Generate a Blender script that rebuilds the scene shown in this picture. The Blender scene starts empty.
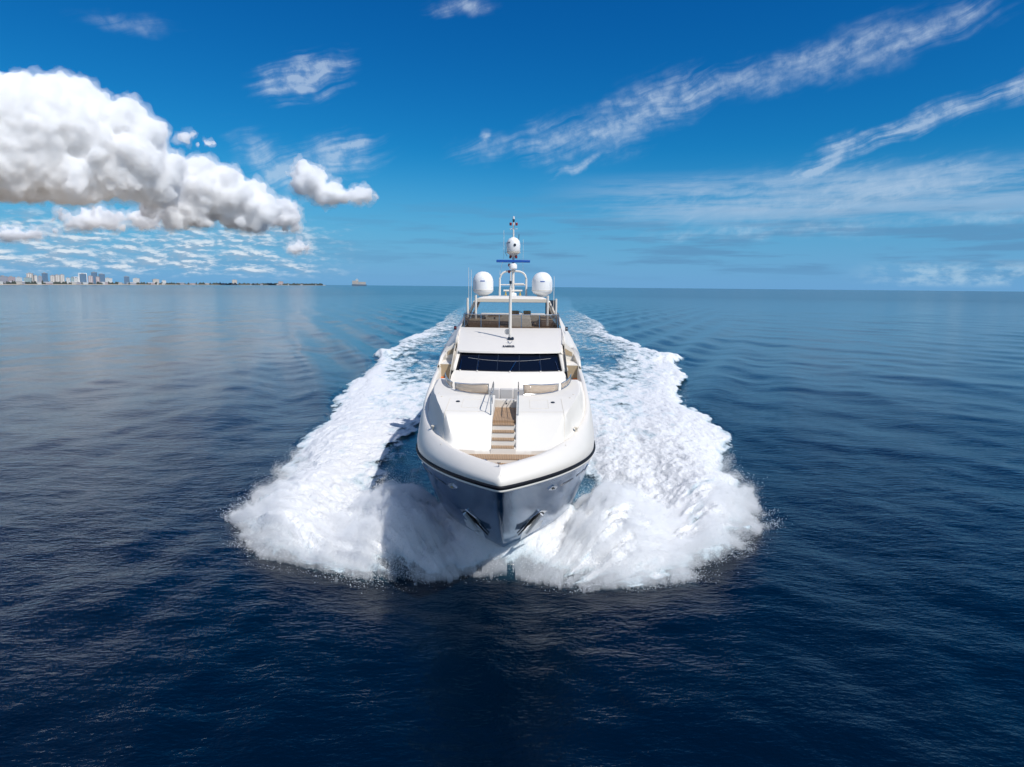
import bpy, bmesh, math, random
import numpy as np
from mathutils import Vector, Matrix

random.seed(7)
rng = np.random.default_rng(11)
SC = bpy.context.scene

# ---------------------------------------------------------------- camera
CAM_H = 11.3
pitch, roll = math.radians(8.08), 0.0095
cd = bpy.data.cameras.new('camera')
cam = bpy.data.objects.new('camera', cd)
SC.collection.objects.link(cam)
fw = Vector((0, math.cos(pitch), -math.sin(pitch)))
up = Vector((0, math.sin(pitch), math.cos(pitch)))
rt = Vector((1, 0, 0))
R_ = rt * math.cos(roll) + up * math.sin(roll)
U_ = up * math.cos(roll) - rt * math.sin(roll)
mw = Matrix((R_, U_, -fw)).transposed().to_4x4()
mw.translation = Vector((0, 0, CAM_H))
cam.matrix_world = mw
cd.sensor_width = 36.0
cd.lens = 683.0 / 1024.0 * 36.0
cd.clip_start = 0.3
cd.clip_end = 90000.0
SC.camera = cam

# ---------------------------------------------------------------- exposure, sampling
SC.view_settings.view_transform = 'Standard'
SC.view_settings.look = 'None'
SC.view_settings.exposure = 0.0
SC.view_settings.gamma = 1.0
SC.view_settings.use_curve_mapping = False
SC.render.engine = 'CYCLES'
cy = SC.cycles
cy.use_denoising = True
try:
    cy.denoiser = 'OPENIMAGEDENOISE'
except Exception:
    pass
cy.max_bounces = 26
cy.volume_bounces = 26
cy.diffuse_bounces = 2
cy.glossy_bounces = 3
cy.transmission_bounces = 4
cy.transparent_max_bounces = 16
cy.use_adaptive_sampling = True
cy.adaptive_threshold = 0.02
cy.caustics_reflective = False
cy.caustics_refractive = False

# ---------------------------------------------------------------- node helper
class NT:
    """small helper to chain shader nodes"""
    def __init__(self, tree):
        self.t = tree
    def n(self, kind, **kw):
        nd = self.t.nodes.new(kind)
        for k, v in kw.items():
            setattr(nd, k, v)
        return nd
    def put(self, sock, v):
        if isinstance(v, bpy.types.NodeSocket):
            self.t.links.new(v, sock)
        elif v is not None:
            sock.default_value = v
    def m(self, op, a, b=None, c=None, clamp=False):
        nd = self.n('ShaderNodeMath', operation=op, use_clamp=clamp)
        self.put(nd.inputs[0], a)
        if b is not None: self.put(nd.inputs[1], b)
        if c is not None: self.put(nd.inputs[2], c)
        return nd.outputs[0]
    def v(self, op, a, b=None, scale=None):
        nd = self.n('ShaderNodeVectorMath', operation=op)
        self.put(nd.inputs[0], a)
        if b is not None: self.put(nd.inputs[1], b)
        if scale is not None: self.put(nd.inputs['Scale'], scale)
        return nd.outputs['Value'] if op in ('LENGTH', 'DOT_PRODUCT', 'DISTANCE') else nd.outputs[0]
    def step(self, x, lo, hi, a=0.0, b=1.0):
        nd = self.n('ShaderNodeMapRange', interpolation_type='SMOOTHSTEP')
        self.put(nd.inputs['Value'], x)
        self.put(nd.inputs['From Min'], lo); self.put(nd.inputs['From Max'], hi)
        self.put(nd.inputs['To Min'], a); self.put(nd.inputs['To Max'], b)
        return nd.outputs['Result']
    def lin(self, x, lo, hi, a=0.0, b=1.0):
        nd = self.n('ShaderNodeMapRange')
        self.put(nd.inputs['Value'], x)
        self.put(nd.inputs['From Min'], lo); self.put(nd.inputs['From Max'], hi)
        self.put(nd.inputs['To Min'], a); self.put(nd.inputs['To Max'], b)
        return nd.outputs['Result']
    def noise(self, vec, scale=1.0, detail=4.0, rough=0.55, dist=0.0, lac=2.0):
        nd = self.n('ShaderNodeTexNoise', noise_dimensions='3D')
        self.put(nd.inputs['Vector'], vec)
        self.put(nd.inputs['Scale'], scale); self.put(nd.inputs['Detail'], detail)
        self.put(nd.inputs['Roughness'], rough); self.put(nd.inputs['Distortion'], dist)
        self.put(nd.inputs['Lacunarity'], lac)
        return nd.outputs['Fac']
    def mixc(self, f, a, b):
        nd = self.n('ShaderNodeMix', data_type='RGBA')
        self.put(nd.inputs[0], f)
        self.put(nd.inputs[6], a); self.put(nd.inputs[7], b)
        return nd.outputs[2]
    def mapping(self, vec, loc=(0, 0, 0), rot=0.0, scale=(1, 1, 1)):
        nd = self.n('ShaderNodeMapping', vector_type='POINT')
        self.put(nd.inputs['Vector'], vec)
        nd.inputs['Location'].default_value = loc
        nd.inputs['Rotation'].default_value = (0, 0, rot)
        nd.inputs['Scale'].default_value = scale
        return nd.outputs[0]
    def comb(self, x, y, z=0.0):
        nd = self.n('ShaderNodeCombineXYZ')
        self.put(nd.inputs[0], x); self.put(nd.inputs[1], y); self.put(nd.inputs[2], z)
        return nd.outputs[0]
    def sep(self, v):
        nd = self.n('ShaderNodeSeparateXYZ')
        self.put(nd.inputs[0], v)
        return nd.outputs

# ---------------------------------------------------------------- sun
SUN_EL = math.radians(50.0)
SUN_AZ = math.radians(133.0)          # clockwise from +Y: right of and slightly behind the camera
sun_dir = Vector((math.sin(SUN_AZ) * math.cos(SUN_EL), math.cos(SUN_AZ) * math.cos(SUN_EL), math.sin(SUN_EL)))
sl = bpy.data.lights.new('sun', 'SUN')
sl.energy = 4.1
sl.angle = math.radians(0.53)
sl.color = (1.0, 0.972, 0.94)
so = bpy.data.objects.new('sun', sl)
so.rotation_euler = (-sun_dir).to_track_quat('-Z', 'Y').to_euler()
SC.collection.objects.link(so)

# ---------------------------------------------------------------- sky and clouds (world, by direction: azimuth and elevation in degrees)
world = bpy.data.worlds.new('World')
SC.world = world
world.use_nodes = True
wt = world.node_tree
wt.nodes.clear()

W = NT(wt)
tc = W.n('ShaderNodeTexCoord')
gx, gy, gz = W.sep(W.v('NORMALIZE', tc.outputs['Generated']))
az = W.m('MULTIPLY', W.m('ARCTAN2', gx, gy), 57.29578)
el = W.m('MULTIPLY', W.m('ARCSINE', gz), 57.29578)
P = W.comb(az, el, 0.0)

sky = W.n('ShaderNodeTexSky', sky_type='NISHITA')
sky.sun_disc = False
sky.sun_elevation = SUN_EL
sky.sun_rotation = SUN_AZ
sky.air_density = 1.0
sky.dust_density = 0.25
sky.ozone_density = 3.0
sky.altitude = 0
# polarised, saturated sky of the photograph
sc_ = W.n('ShaderNodeSeparateColor'); W.put(sc_.inputs[0], W.v('SCALE', sky.outputs[0], scale=0.1))
cc_ = W.n('ShaderNodeCombineColor')
W.put(cc_.inputs[0], W.m('MULTIPLY', W.m('POWER', W.m('MAXIMUM', sc_.outputs[0], 0.0), 2.5), 0.42))
W.put(cc_.inputs[1], W.m('MULTIPLY', W.m('POWER', W.m('MAXIMUM', sc_.outputs[1], 0.0), 1.36), 0.80))
W.put(cc_.inputs[2], W.m('MULTIPLY', sc_.outputs[2], 0.93))
skyc = W.mixc(W.step(el, 11.0, -1.0, 0.0, 0.9), cc_.outputs[0], (0.155, 0.37, 0.68, 1))

col = skyc
# --- thin high streaks: az, el, half length, half width, tilt (deg), strength, streakiness
streaks = [(-2.0, 10.9, 4.5, 0.55, 8, 0.22, 1), (3.8, 11.5, 5.0, 0.95, 10, 0.36, 1), (9.0, 12.8, 5.5, 1.15, 15, 0.45, 0), (12.0, 14.3, 4.5, 0.95, 18, 0.40, 1), (16.0, 15.0, 4.5, 0.7, 16, 0.38, 1),
           (20.5, 15.7, 5.0, 0.7, 14, 0.38, 0), (26.0, 16.6, 5.5, 0.85, 12, 0.50, 0), (30.5, 17.3, 4.5, 0.6, 10, 0.42, 1),
           (30.0, 11.6, 5.6, 0.38, 15, 0.85, 1), (24.8, 9.9, 4.0, 0.5, 17, 0.55, 1), (36.0, 13.0, 3.5, 0.5, 8, 0.9, 1),
           (23.2, 8.6, 1.7, 0.28, 8, 0.75, 1), (22.0, 6.9, 17.0, 1.05, 1.5, 0.34, 1), (30.0, 7.3, 9.0, 0.9, 2, 0.34, 1),
           (-16.4, 15.2, 4.2, 0.75, 14, 0.85, 1), (-14.5, 16.3, 2.5, 0.4, 25, 0.5, 1), (-14.2, 9.8, 5.2, 0.8, 12, 0.55, 1), (-19.0, 8.9, 2.6, 1.7, 50, 0.55, 1),
           (-13.0, 10.6, 1.8, 0.3, 30, 0.5, 1), (-28.0, 17.4, 3.8, 0.35, 3, 0.22, 1), (-4.4, 20.6, 3.8, 0.32, 2, 0.5, 1),
           (5.6, 9.8, 3.4, 0.16, 22, 0.45, 1), (-2.3, 11.8, 0.8, 0.18, 35, 0.5, 1), (35.0, 5.0, 9.0, 0.3, 2, 0.35, 0),
           (20, 4.4, 14, 0.35, 1, 0.35, 0)]
def streak_noise(tilt, sx, sy, seed):
    v = W.mapping(P, rot=-math.radians(tilt))
    w = W.n('ShaderNodeTexNoise'); W.put(w.inputs['Vector'], v); w.inputs['Scale'].default_value = 0.25; w.inputs['Detail'].default_value = 2
    v = W.v('ADD', v, W.v('SCALE', W.v('SUBTRACT', w.outputs['Color'], (0.5, 0.5, 0.5)), scale=2.0))
    return W.noise(W.v('ADD', W.v('MULTIPLY', v, (sx, sy, 1)), (0, 0, seed)), 1.0, 7.0, 0.56)
nA = streak_noise(15, 0.17, 1.05, 1.0)
nB = streak_noise(17, 0.11, 2.2, 5.0)
wn = W.n('ShaderNodeTexNoise'); W.put(wn.inputs['Vector'], P); wn.inputs['Scale'].default_value = 0.45; wn.inputs['Detail'].default_value = 3
PW = W.v('ADD', P, W.v('MULTIPLY', W.v('SUBTRACT', wn.outputs['Color'], (0.5, 0.5, 0.5)), (3.0, 1.5, 0)))
T = None
for (a, e, L, w, tilt, k, kind) in streaks:
    q = W.mapping(W.v('SUBTRACT', PW, (a, e, 0)), rot=-math.radians(tilt))
    q = W.v('MULTIPLY', q, (1.0 / (L * 1.15), 1.0 / (w * 3.0), 0))
    r = W.m('SUBTRACT', 1.0, W.v('LENGTH', q), clamp=True)
    n = nB if kind else nA
    t = W.m('MULTIPLY', W.step(W.m('ADD', n, W.m('MULTIPLY', r, 0.5)), 0.50, 1.15), W.m('MULTIPLY', W.step(r, 0.0, 0.75), k * 1.35))
    T = t if T is None else W.m('ADD', T, t)
T = W.m('MINIMUM', W.m('MULTIPLY', T, W.lin(W.noise(P, 0.8, 6.0, 0.6), 0.38, 0.62, 0.25, 0.9)), 0.5)
col = W.mixc(T, col, (0.62, 0.74, 0.88, 1))

# --- long flat grey-blue layers near the horizon
ln = W.noise(W.mapping(P, scale=(0.10, 1.1, 1)), 1.0, 5.0, 0.55)
lm = W.m('MULTIPLY', W.step(el, 0.3, 2.0), W.step(el, 8.5, 3.5))
lm = W.m('MULTIPLY', lm, W.m('ADD', W.step(az, -25, 20), 0.25, clamp=True))
col = W.mixc(W.m('MULTIPLY', W.m('MULTIPLY', W.step(ln, 0.46, 0.62), lm), 0.66), col, (0.11, 0.27, 0.48, 1))
ln2 = W.noise(W.mapping(P, loc=(3, 7, 2), scale=(0.09, 0.95, 1)), 1.0, 6.0, 0.6)
lm2 = W.m('MULTIPLY', W.step(el, 4.2, 6.2), W.step(el, 9.3, 7.5))
lm2 = W.m('MULTIPLY', lm2, W.step(az, 0, 16))
col = W.mixc(W.m('MULTIPLY', W.m('MULTIPLY', W.step(ln2, 0.36, 0.60), lm2), 0.62), col, (0.36, 0.52, 0.72, 1))

# --- a field of small low puffs far out over the coast
lp = W.noise(W.mapping(P, scale=(0.50, 1.55, 1)), 1.0, 7.0, 0.65)
lb = W.noise(W.mapping(P, loc=(0.12, 0.3, 0), scale=(0.50, 1.55, 1)), 1.0, 3.0, 0.55)
lpm = W.m('MULTIPLY', W.step(az, -11.0, -20.0), W.m('MULTIPLY', W.step(el, 0.2, 1.2), W.step(el, 5.4, 3.8)))
pa = W.m('MULTIPLY', W.step(W.m('ADD', lp, W.m('MULTIPLY', lpm, 0.10)), W.lin(W.noise(W.mapping(P, scale=(0.13, 0.45, 1)), 1.0, 2.0), 0.35, 0.65, 0.52, 0.40), 0.74), lpm)
pcol = W.mixc(W.step(W.m('SUBTRACT', lp, lb), -0.05, 0.09), (0.30, 0.44, 0.60, 1), (0.80, 0.86, 0.92, 1))
col = W.mixc(W.m('MULTIPLY', pa, 0.85), col, pcol)
# --- and a pale bank low on the right
bk = W.noise(W.mapping(P, scale=(0.6, 1.3, 1)), 0.9, 7.0, 0.6)
bkm = W.m('MULTIPLY', W.step(az, 25.0, 31.0), W.m('MULTIPLY', W.step(el, 0.1, 0.7), W.step(el, 2.3, 1.3)))
col = W.mixc(W.m('MULTIPLY', W.m('MULTIPLY', W.step(bk, 0.40, 0.62), bkm), 0.5), col, (0.50, 0.68, 0.82, 1))

# --- unseen broken cloud added for fill and reflections, overhead left and behind the camera
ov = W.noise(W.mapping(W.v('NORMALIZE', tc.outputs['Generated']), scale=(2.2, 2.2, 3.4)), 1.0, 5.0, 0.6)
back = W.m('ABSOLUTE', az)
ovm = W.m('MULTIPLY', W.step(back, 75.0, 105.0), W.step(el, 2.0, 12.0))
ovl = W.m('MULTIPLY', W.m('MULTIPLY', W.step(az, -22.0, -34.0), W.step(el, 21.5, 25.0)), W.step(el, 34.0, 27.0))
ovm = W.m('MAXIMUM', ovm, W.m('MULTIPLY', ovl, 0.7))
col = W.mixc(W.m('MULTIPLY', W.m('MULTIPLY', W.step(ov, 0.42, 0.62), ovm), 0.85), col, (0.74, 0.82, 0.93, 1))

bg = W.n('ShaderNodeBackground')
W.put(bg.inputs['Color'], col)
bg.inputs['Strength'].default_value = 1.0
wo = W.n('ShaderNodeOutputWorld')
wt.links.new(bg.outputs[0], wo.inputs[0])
world.cycles.sampling_method = 'MANUAL'
world.cycles.sample_map_resolution = 512
# ---------------------------------------------------------------- mesh helpers
def link(o, parent=None):
    SC.collection.objects.link(o)
    if parent is not None:
        o.parent = parent
    return o

def np_mesh(name, V, F):
    """numpy vertices (n,3) and faces (m,k) -> mesh"""
    V = np.asarray(V, np.float32); F = np.asarray(F, np.int32)
    me = bpy.data.meshes.new(name)
    me.vertices.add(len(V)); me.vertices.foreach_set('co', V.ravel())
    k = F.shape[1]
    me.loops.add(F.size); me.loops.foreach_set('vertex_index', F.ravel())
    me.polygons.add(len(F))
    me.polygons.foreach_set('loop_start', np.arange(0, F.size, k, dtype=np.int32))
    me.polygons.foreach_set('loop_total', np.full(len(F), k, np.int32))
    me.update(calc_edges=True)
    return me

def ico(sub=1):
    bm = bmesh.new(); bmesh.ops.create_icosphere(bm, subdivisions=sub, radius=1.0)
    bm.verts.ensure_lookup_table()
    V = np.array([v.co[:] for v in bm.verts]); F = np.array([[v.index for v in f.verts] for f in bm.faces])
    bm.free(); return V, F

# ---------------------------------------------------------------- cumulus: solid heaps of cloud standing kilometres away
def cloud_mat(dens):
    m = bpy.data.materials.new('cloud_vapour'); m.use_nodes = True
    t = m.node_tree; t.nodes.clear(); N = NT(t)
    o = N.n('ShaderNodeOutputMaterial')
    v = N.n('ShaderNodeVolumeScatter'); v.inputs['Color'].default_value = (0.968, 0.985, 1.0, 1)
    v.inputs['Density'].default_value = dens; v.inputs['Anisotropy'].default_value = -0.3
    t.links.new(v.outputs[0], o.inputs['Volume'])
    return m
CM = cloud_mat(0.032); CW = cloud_mat(0.004)
tex_d = bpy.data.textures.new('billow_d', 'CLOUDS'); tex_d.noise_scale = 50; tex_d.noise_depth = 4
tex_a = bpy.data.textures.new('billow_a', 'CLOUDS'); tex_a.noise_scale = 140; tex_a.noise_depth = 2
tex_b = bpy.data.textures.new('billow_b', 'VORONOI'); tex_b.noise_scale = 75
tex_c = bpy.data.textures.new('billow_c', 'CLOUDS'); tex_c.noise_scale = 22; tex_c.noise_depth = 3
IV, IF = ico(2)

def cloud(label, puffs, dist, n, base, voxel, seed):
    """puffs: azimuth, elevation, half width, half height in degrees; base: elevation of the flat underside"""
    r = np.random.default_rng(seed)
    k = dist * math.pi / 180
    a0, e0 = puffs[0][0], puffs[0][1]
    cen = Vector((math.sin(math.radians(a0)) * dist, math.cos(math.radians(a0)) * dist, math.radians(e0) * dist + CAM_H))
    right = Vector((math.cos(math.radians(a0)), -math.sin(math.radians(a0)), 0)); back = Vector((math.sin(math.radians(a0)), math.cos(math.radians(a0)), 0))
    area = np.array([p[2] * p[3] for p in puffs]); area = area / area.sum()
    Vs, Fs, off = [], [], 0
    for p, a in zip(puffs, area):
        m = max(4, int(n * a))
        for i in range(m):
            d = r.normal(size=3); d /= np.linalg.norm(d)
            q = r.uniform(0.1, 0.86) ** 0.6 if i else 0
            rad = (1 - q) * min(p[2], p[3]) + r.uniform(0.12, 0.3) * min(p[2], p[3])
            if not i: rad = min(p[2], p[3]) * 0.75
            x = (p[0] - a0 + d[0] * q * p[2]) * k; z = (p[1] - e0 + d[2] * q * p[3]) * k; y = d[1] * q * (p[2] + p[3]) * 0.5 * k
            rad *= k * 0.8
            c = cen + right * x + back * y + Vector((0, 0, z))
            S = IV * rad + np.array(c)
            Vs.append(S); Fs.append(IF + off); off += len(IV)
    V = np.concatenate(Vs); zb = math.radians(base) * dist + CAM_H
    low = V[:, 2] < zb
    V[low, 2] = zb + (V[low, 2] - zb) * 0.18
    me = np_mesh('cloud', V - np.array(cen), np.concatenate(Fs))
    o = bpy.data.objects.new('cloud', me); o.location = cen; link(o)
    o['label'] = label; o['category'] = 'cloud'; o['group'] = 'heaped white clouds over the coast'
    me.materials.append(CM)
    rm = o.modifiers.new('r', 'REMESH'); rm.mode = 'VOXEL'; rm.voxel_size = voxel; rm.use_smooth_shade = True
    for t, s in ((tex_a, 90 * dist / 6000), (tex_b, -50 * dist / 6000), (tex_c, 26 * dist / 6000)):
        dm = o.modifiers.new('d', 'DISPLACE'); dm.texture = t; dm.texture_coords = 'LOCAL'; dm.strength = s; dm.mid_level = 0.5 if s > 0 else 0.3
    r2 = o.modifiers.new('s', 'REMESH'); r2.mode = 'VOXEL'; r2.voxel_size = voxel * 0.75; r2.use_smooth_shade = True
    # torn thin vapour round the dense heap
    o2 = bpy.data.objects.new('wisps', me.copy()); o2.data.materials.clear(); o2.data.materials.append(CW); link(o2, o)
    q = o2.modifiers.new('r', 'REMESH'); q.mode = 'VOXEL'; q.voxel_size = voxel * 1.2
    for t, st_ in ((tex_a, 120 * dist / 6000), (tex_d, 170 * dist / 6000), (tex_c, 60 * dist / 6000)):
        dm = o2.modifiers.new('d', 'DISPLACE'); dm.texture = t; dm.texture_coords = 'LOCAL'; dm.strength = st_; dm.mid_level = 0.47
    r3 = o2.modifiers.new('s', 'REMESH'); r3.mode = 'VOXEL'; r3.voxel_size = voxel
    return o
cloud('huge bright heaped cloud at the left edge of the sky, tallest of all the clouds',
      [(-32.1, 10.2, 3.5, 3.2), (-35.6, 9.2, 4.8, 4.0), (-29.2, 9.3, 3.4, 3.2), (-27.4, 8.0, 2.4, 2.7), (-32.6, 7.4, 6.2, 2.4), (-38, 10.6, 3.6, 3.6), (-42, 9.5, 5, 4)],
      6000, 440, 5.5, 11, 3)
cloud('second large heaped cloud, just right of the tallest one and lower',
      [(-23.6, 7.0, 3.0, 2.2), (-21.0, 5.8, 3.0, 1.9), (-25.4, 5.2, 3.6, 1.4)], 6600, 150, 4.1, 12, 5)
cloud('small puffy cloud alone between the second large cloud and the yacht mast',
      [(-14.3, 7.1, 2.1, 1.0), (-16.3, 8.1, 1.5, 1.3), (-12.3, 7.0, 1.5, 0.75)], 7000, 80, 6.4, 9, 8)

cloud('low flat cloud under the left part of the tallest cloud', [(-30.9, 4.3, 3.0, 0.9), (-27.6, 4.6, 1.2, 0.9)], 8000, 50, 3.9, 12, 9)
cloud('low thin cloud at the left edge of the sky over the towers', [(-35.5, 3.2, 3.0, 0.55)], 9000, 36, 3.0, 12, 10)
cloud('small ragged cloud at the right foot of the second large cloud', [(-18.2, 5.3, 1.3, 1.2), (-17.6, 4.5, 1.0, 0.6)], 8000, 40, 4.0, 10, 12)
cloud('tiny lone cloud low over the end of the shore', [(-17.0, 2.9, 1.1, 0.5)], 9000, 20, 2.7, 9, 13)
cloud('small torn scrap of cloud right beside the top of the tallest cloud', [(-24.6, 10.7, 1.0, 0.4), (-23.4, 10.3, 1.0, 0.35)], 6500, 24, 9.0, 7, 14)
# ---------------------------------------------------------------- numpy noise
_perm = np.random.default_rng(5).permutation(256)
_perm = np.concatenate([_perm, _perm, _perm])
_ang = np.random.default_rng(6).uniform(0, 2 * np.pi, 256)
_gx, _gy = np.cos(_ang), np.sin(_ang)

def perlin(x, y, seed=0):
    xi = np.floor(x).astype(np.int64); yi = np.floor(y).astype(np.int64)
    xf = x - xi; yf = y - yi
    xi = (xi + seed * 37) & 255; yi &= 255
    u = xf * xf * xf * (xf * (xf * 6 - 15) + 10); v = yf * yf * yf * (yf * (yf * 6 - 15) + 10)
    def g(a, b, dx, dy):
        h = _perm[_perm[a & 255] + (b & 255)]
        return _gx[h] * dx + _gy[h] * dy
    a = g(xi, yi, xf, yf); b = g(xi + 1, yi, xf - 1, yf)
    c = g(xi, yi + 1, xf, yf - 1); d = g(xi + 1, yi + 1, xf - 1, yf - 1)
    return (a + (b - a) * u) + ((c + (d - c) * u) - (a + (b - a) * u)) * v

def fbm(x, y, oct=5, rough=0.5, seed=0):
    r = np.zeros_like(x); a = 1.0
    for i in range(oct):
        r += a * perlin(x * 2 ** i + 17.3 * i, y * 2 ** i - 9.1 * i, seed + i)
        a *= rough
    return r

def sst(x, lo, hi):
    t = np.clip((x - lo) / (hi - lo), 0, 1)
    return t * t * (3 - 2 * t)

# ---------------------------------------------------------------- the yacht's frame: x to starboard of its axis, s metres aft of the stem head
YA, YX, YY = 0.0125, -0.35, 21.0
def to_ship(X, Y):
    dx, dy = X - YX, Y - YY
    return dx * math.cos(YA) - dy * math.sin(YA), dx * math.sin(YA) + dy * math.cos(YA)
def to_world(x, s):
    return YX + x * math.cos(YA) + s * math.sin(YA), YY - x * math.sin(YA) + s * math.cos(YA)

# outline of the white water on either side
EL = [(0, 4.35), (1.2, 4.2), (2.2, 4.15), (3.3, 3.85), (4.7, 3.9), (6.7, 4.2), (8.5, 4.9), (10.1, 5.8), (12.3, 8.4), (13.4, 10.6), (13.7, 13), (13.2, 16), (14.3, 19.6), (15.4, 24.8),
      (16.3, 35), (18.6, 48.7), (20.4, 65), (22.0, 78), (25.2, 88), (23.5, 106), (26.5, 207), (36, 400), (53, 640), (75, 1300)]
ER = [(0, 4.35), (1.0, 4.2), (2.0, 4.0), (3.0, 3.8), (5.2, 3.7), (7.7, 4.3), (9.8, 6.0), (11.6, 8.3), (13.0, 10.6), (13.8, 13.5), (14.2, 16.5), (14.9, 21), (17.1, 29.6), (18.7, 46.9), (21.0, 68),
      (22.5, 80), (27.5, 90), (24.4, 108), (25.0, 187), (34, 417), (50, 640), (75, 1300)]
EL = [(x * (0.97 if s < 30 else 1.0), s) for x, s in EL]; ER = [(x * (0.945 if s < 22 else 0.98), s) for x, s in ER]
POLY = np.array([(-x, s) for x, s in EL[::-1]] + [(x, s) for x, s in ER[1:]])

def dist_in(x, s):
    """signed distance to the outline, positive inside the white water"""
    best = np.full(x.shape, 1e9); inside = np.zeros(x.shape, bool)
    n = len(POLY)
    for i in range(n):
        ax, ay = POLY[i]; bx, by = POLY[(i + 1) % n]
        if i < n - 1:
            ex, ey = bx - ax, by - ay
            t = np.clip(((x - ax) * ex + (s - ay) * ey) / (ex * ex + ey * ey), 0, 1)
            best = np.minimum(best, np.hypot(x - ax - t * ex, s - ay - t * ey))
        if ay != by:
            c = ((ay > s) != (by > s)) & (x < (bx - ax) * (s - ay) / (by - ay) + ax)
            inside ^= c
    return np.where(inside, best, -best)

def radial(x, s, f=16.0, g=0.22, seed=70, oct=4):
    """streaks thrown outward from the stem"""
    th = np.arctan2(s - 2.0, x); r = np.hypot(x, s - 2.0)
    return fbm(th * f, r * g + 3.0 * np.sin(th * 2.0), oct, 0.6, seed) * (1 - np.exp(-(x / 2.4) ** 2))

def hull_w(s):
    return 3.9 * (1 - np.clip(1 - (s - 5.2) / 17, 0, 1) ** 4.2) * (s < 41)

def wake(x, s):
    """large shape of the thrown-up water: height, and the smooth distance field"""
    ax = np.abs(x)
    q = 1.0 / (1.0 + np.clip(s, 0, 900) / 45.0)
    jag = 1.0 * fbm(x * 0.30 * q + 5, s * 0.24 * q, 5, 0.62, 3) * np.clip(s / 25, 0.5, 3.2) + 1.1 * radial(x, s, 13, 0.12, 80) * sst(s, 30, 12)
    d = dist_in(x, s) + jag
    w = hull_w(s)
    g = ax - w                                           # distance out from the hull side
    # bow wave: climbs the hull at the stem, arches outward as a sheet and lands
    rise = sst(s, 3.2, 6.0) * sst(s, 26, 12)
    sheet = 1.55 * np.exp(-((ax - 4.6 - 0.12 * (s - 7)) / 2.3) ** 2) * sst(s, 3.2, 7.0) * sst(s, 19, 10)
    nearhull = 1.45 * np.exp(-np.clip(g, 0, 9) / 1.6) * sst(s, 2.9, 5.0) * sst(s, 13.5, 8.5)
    outer = 1.15 * np.exp(-((ax - 10.0 - 0.10 * (s - 9)) / 2.6) ** 2) * sst(s, 3.5, 8.0) * sst(s, 44, 12)
    body = 0.45 * sst(s, 3.0, 7.0) * sst(s, 40, 15)
    h = np.maximum(np.maximum(sheet, nearhull), np.maximum(outer, body))
    # trough beside the hull behind the sheet
    h -= 0.55 * np.exp(-((g - 1.0) / 1.6) ** 2) * sst(s, 11, 16) * sst(s, 48, 30)
    # second breaking crest, and the long ridges of the wake arms
    arm = np.exp(-((d - 2.5) / 3.0) ** 2)
    h += 0.35 * arm * sst(s, 20, 50) * sst(s, 500, 120)
    h += 0.9 * np.exp(-((s - 92 + 0.25 * ax) / 5.0) ** 2) * sst(ax, 8, 15)
    edge = sst(d, -0.2, 1.9 + 0.01 * s)
    return h * edge, d, g

# gentle swell made of many trains of waves
_w = np.random.default_rng(21)
TR = []
for i in range(64):
    lam = 1.3 * (24 / 1.3) ** (i / 63.0)
    th = math.radians(198) + _w.normal() * (0.55 if lam > 6 else 0.95)
    TR.append((2 * math.pi / lam, math.cos(th), math.sin(th), 0.0026 * lam ** 0.72 * _w.uniform(0.6, 1.3), _w.uniform(0, 6.28), lam))
def swell(X, Y, cell):
    z = np.zeros_like(X)
    for k, cx, cyy, a, p, lam in TR:
        f = np.clip(lam / cell / 3.0 - 0.7, 0, 1)
        z += a * f * np.sin(k * (X * cx + Y * cyy) + p + 0.6 * np.sin(0.11 * k * (X * cyy - Y * cx)))
    return z
def kelvin(x, s):
    """smooth waves spreading outside the white water"""
    ax = np.abs(x)
    q = ax * 0.94 - 0.36 * s                            # across the diverging crests
    env = sst(s, 22, 60) * sst(s, 900, 200) * np.exp(-((ax - (14 + 0.13 * s)) / (9 + 0.09 * s)) ** 2)
    return 0.30 * env * np.sin(q * 2 * math.pi / 9.0 + 1.0)

# ---------------------------------------------------------------- sea: one sheet from under the camera to the horizon
NA, NR = 660, 860
rad = np.concatenate([[3.0, 6.0], np.geomspace(9, 60000, NR)])
angs = np.concatenate([np.radians(np.linspace(-180, -62, 24)[:-1]), np.radians(np.linspace(-62, 62, NA)), np.radians(np.linspace(62, 180, 24)[1:])])
A, Rr = np.meshgrid(angs, rad)
X = Rr * np.sin(A); Y = Rr * np.cos(A)
cell = np.maximum(Rr * 0.0105, 0.05)
Z = swell(X, Y, cell)
xs, ss = to_ship(X, Y)
near = (ss > -5) & (ss < 1200) & (np.abs(xs) < 120)
hz = np.zeros_like(Z); aer = np.zeros_like(Z)
hh, dd, gg = wake(xs[near], ss[near])
hz[near] = hh * 0.93
aer[near] = sst(dd, -0.5, 3.0) * sst(ss[near], 1100, 60)
calm = np.zeros_like(Z); calm[near] = sst(dd, -1, 3)
Z = Z * (1 - 0.5 * calm) + hz - 0.10 * (hz > 0.02) + kelvin(xs, ss) * (1 - calm)
V = np.stack([X, Y, Z], -1).reshape(-1, 3)
na = len(angs)
i0 = (np.arange(len(rad) - 1)[:, None] * na + np.arange(na - 1)[None, :]).ravel()
F = np.stack([i0, i0 + 1, i0 + 1 + na, i0 + na], -1)[:, ::-1]
me = np_mesh('sea', V, F)
me.polygons.foreach_set('use_smooth', np.ones(len(F), bool))
at = me.attributes.new('aerated', 'FLOAT', 'POINT'); at.data.foreach_set('value', aer.ravel().astype(np.float32))
sea = link(bpy.data.objects.new('sea', me)); sea['kind'] = 'structure'

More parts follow.
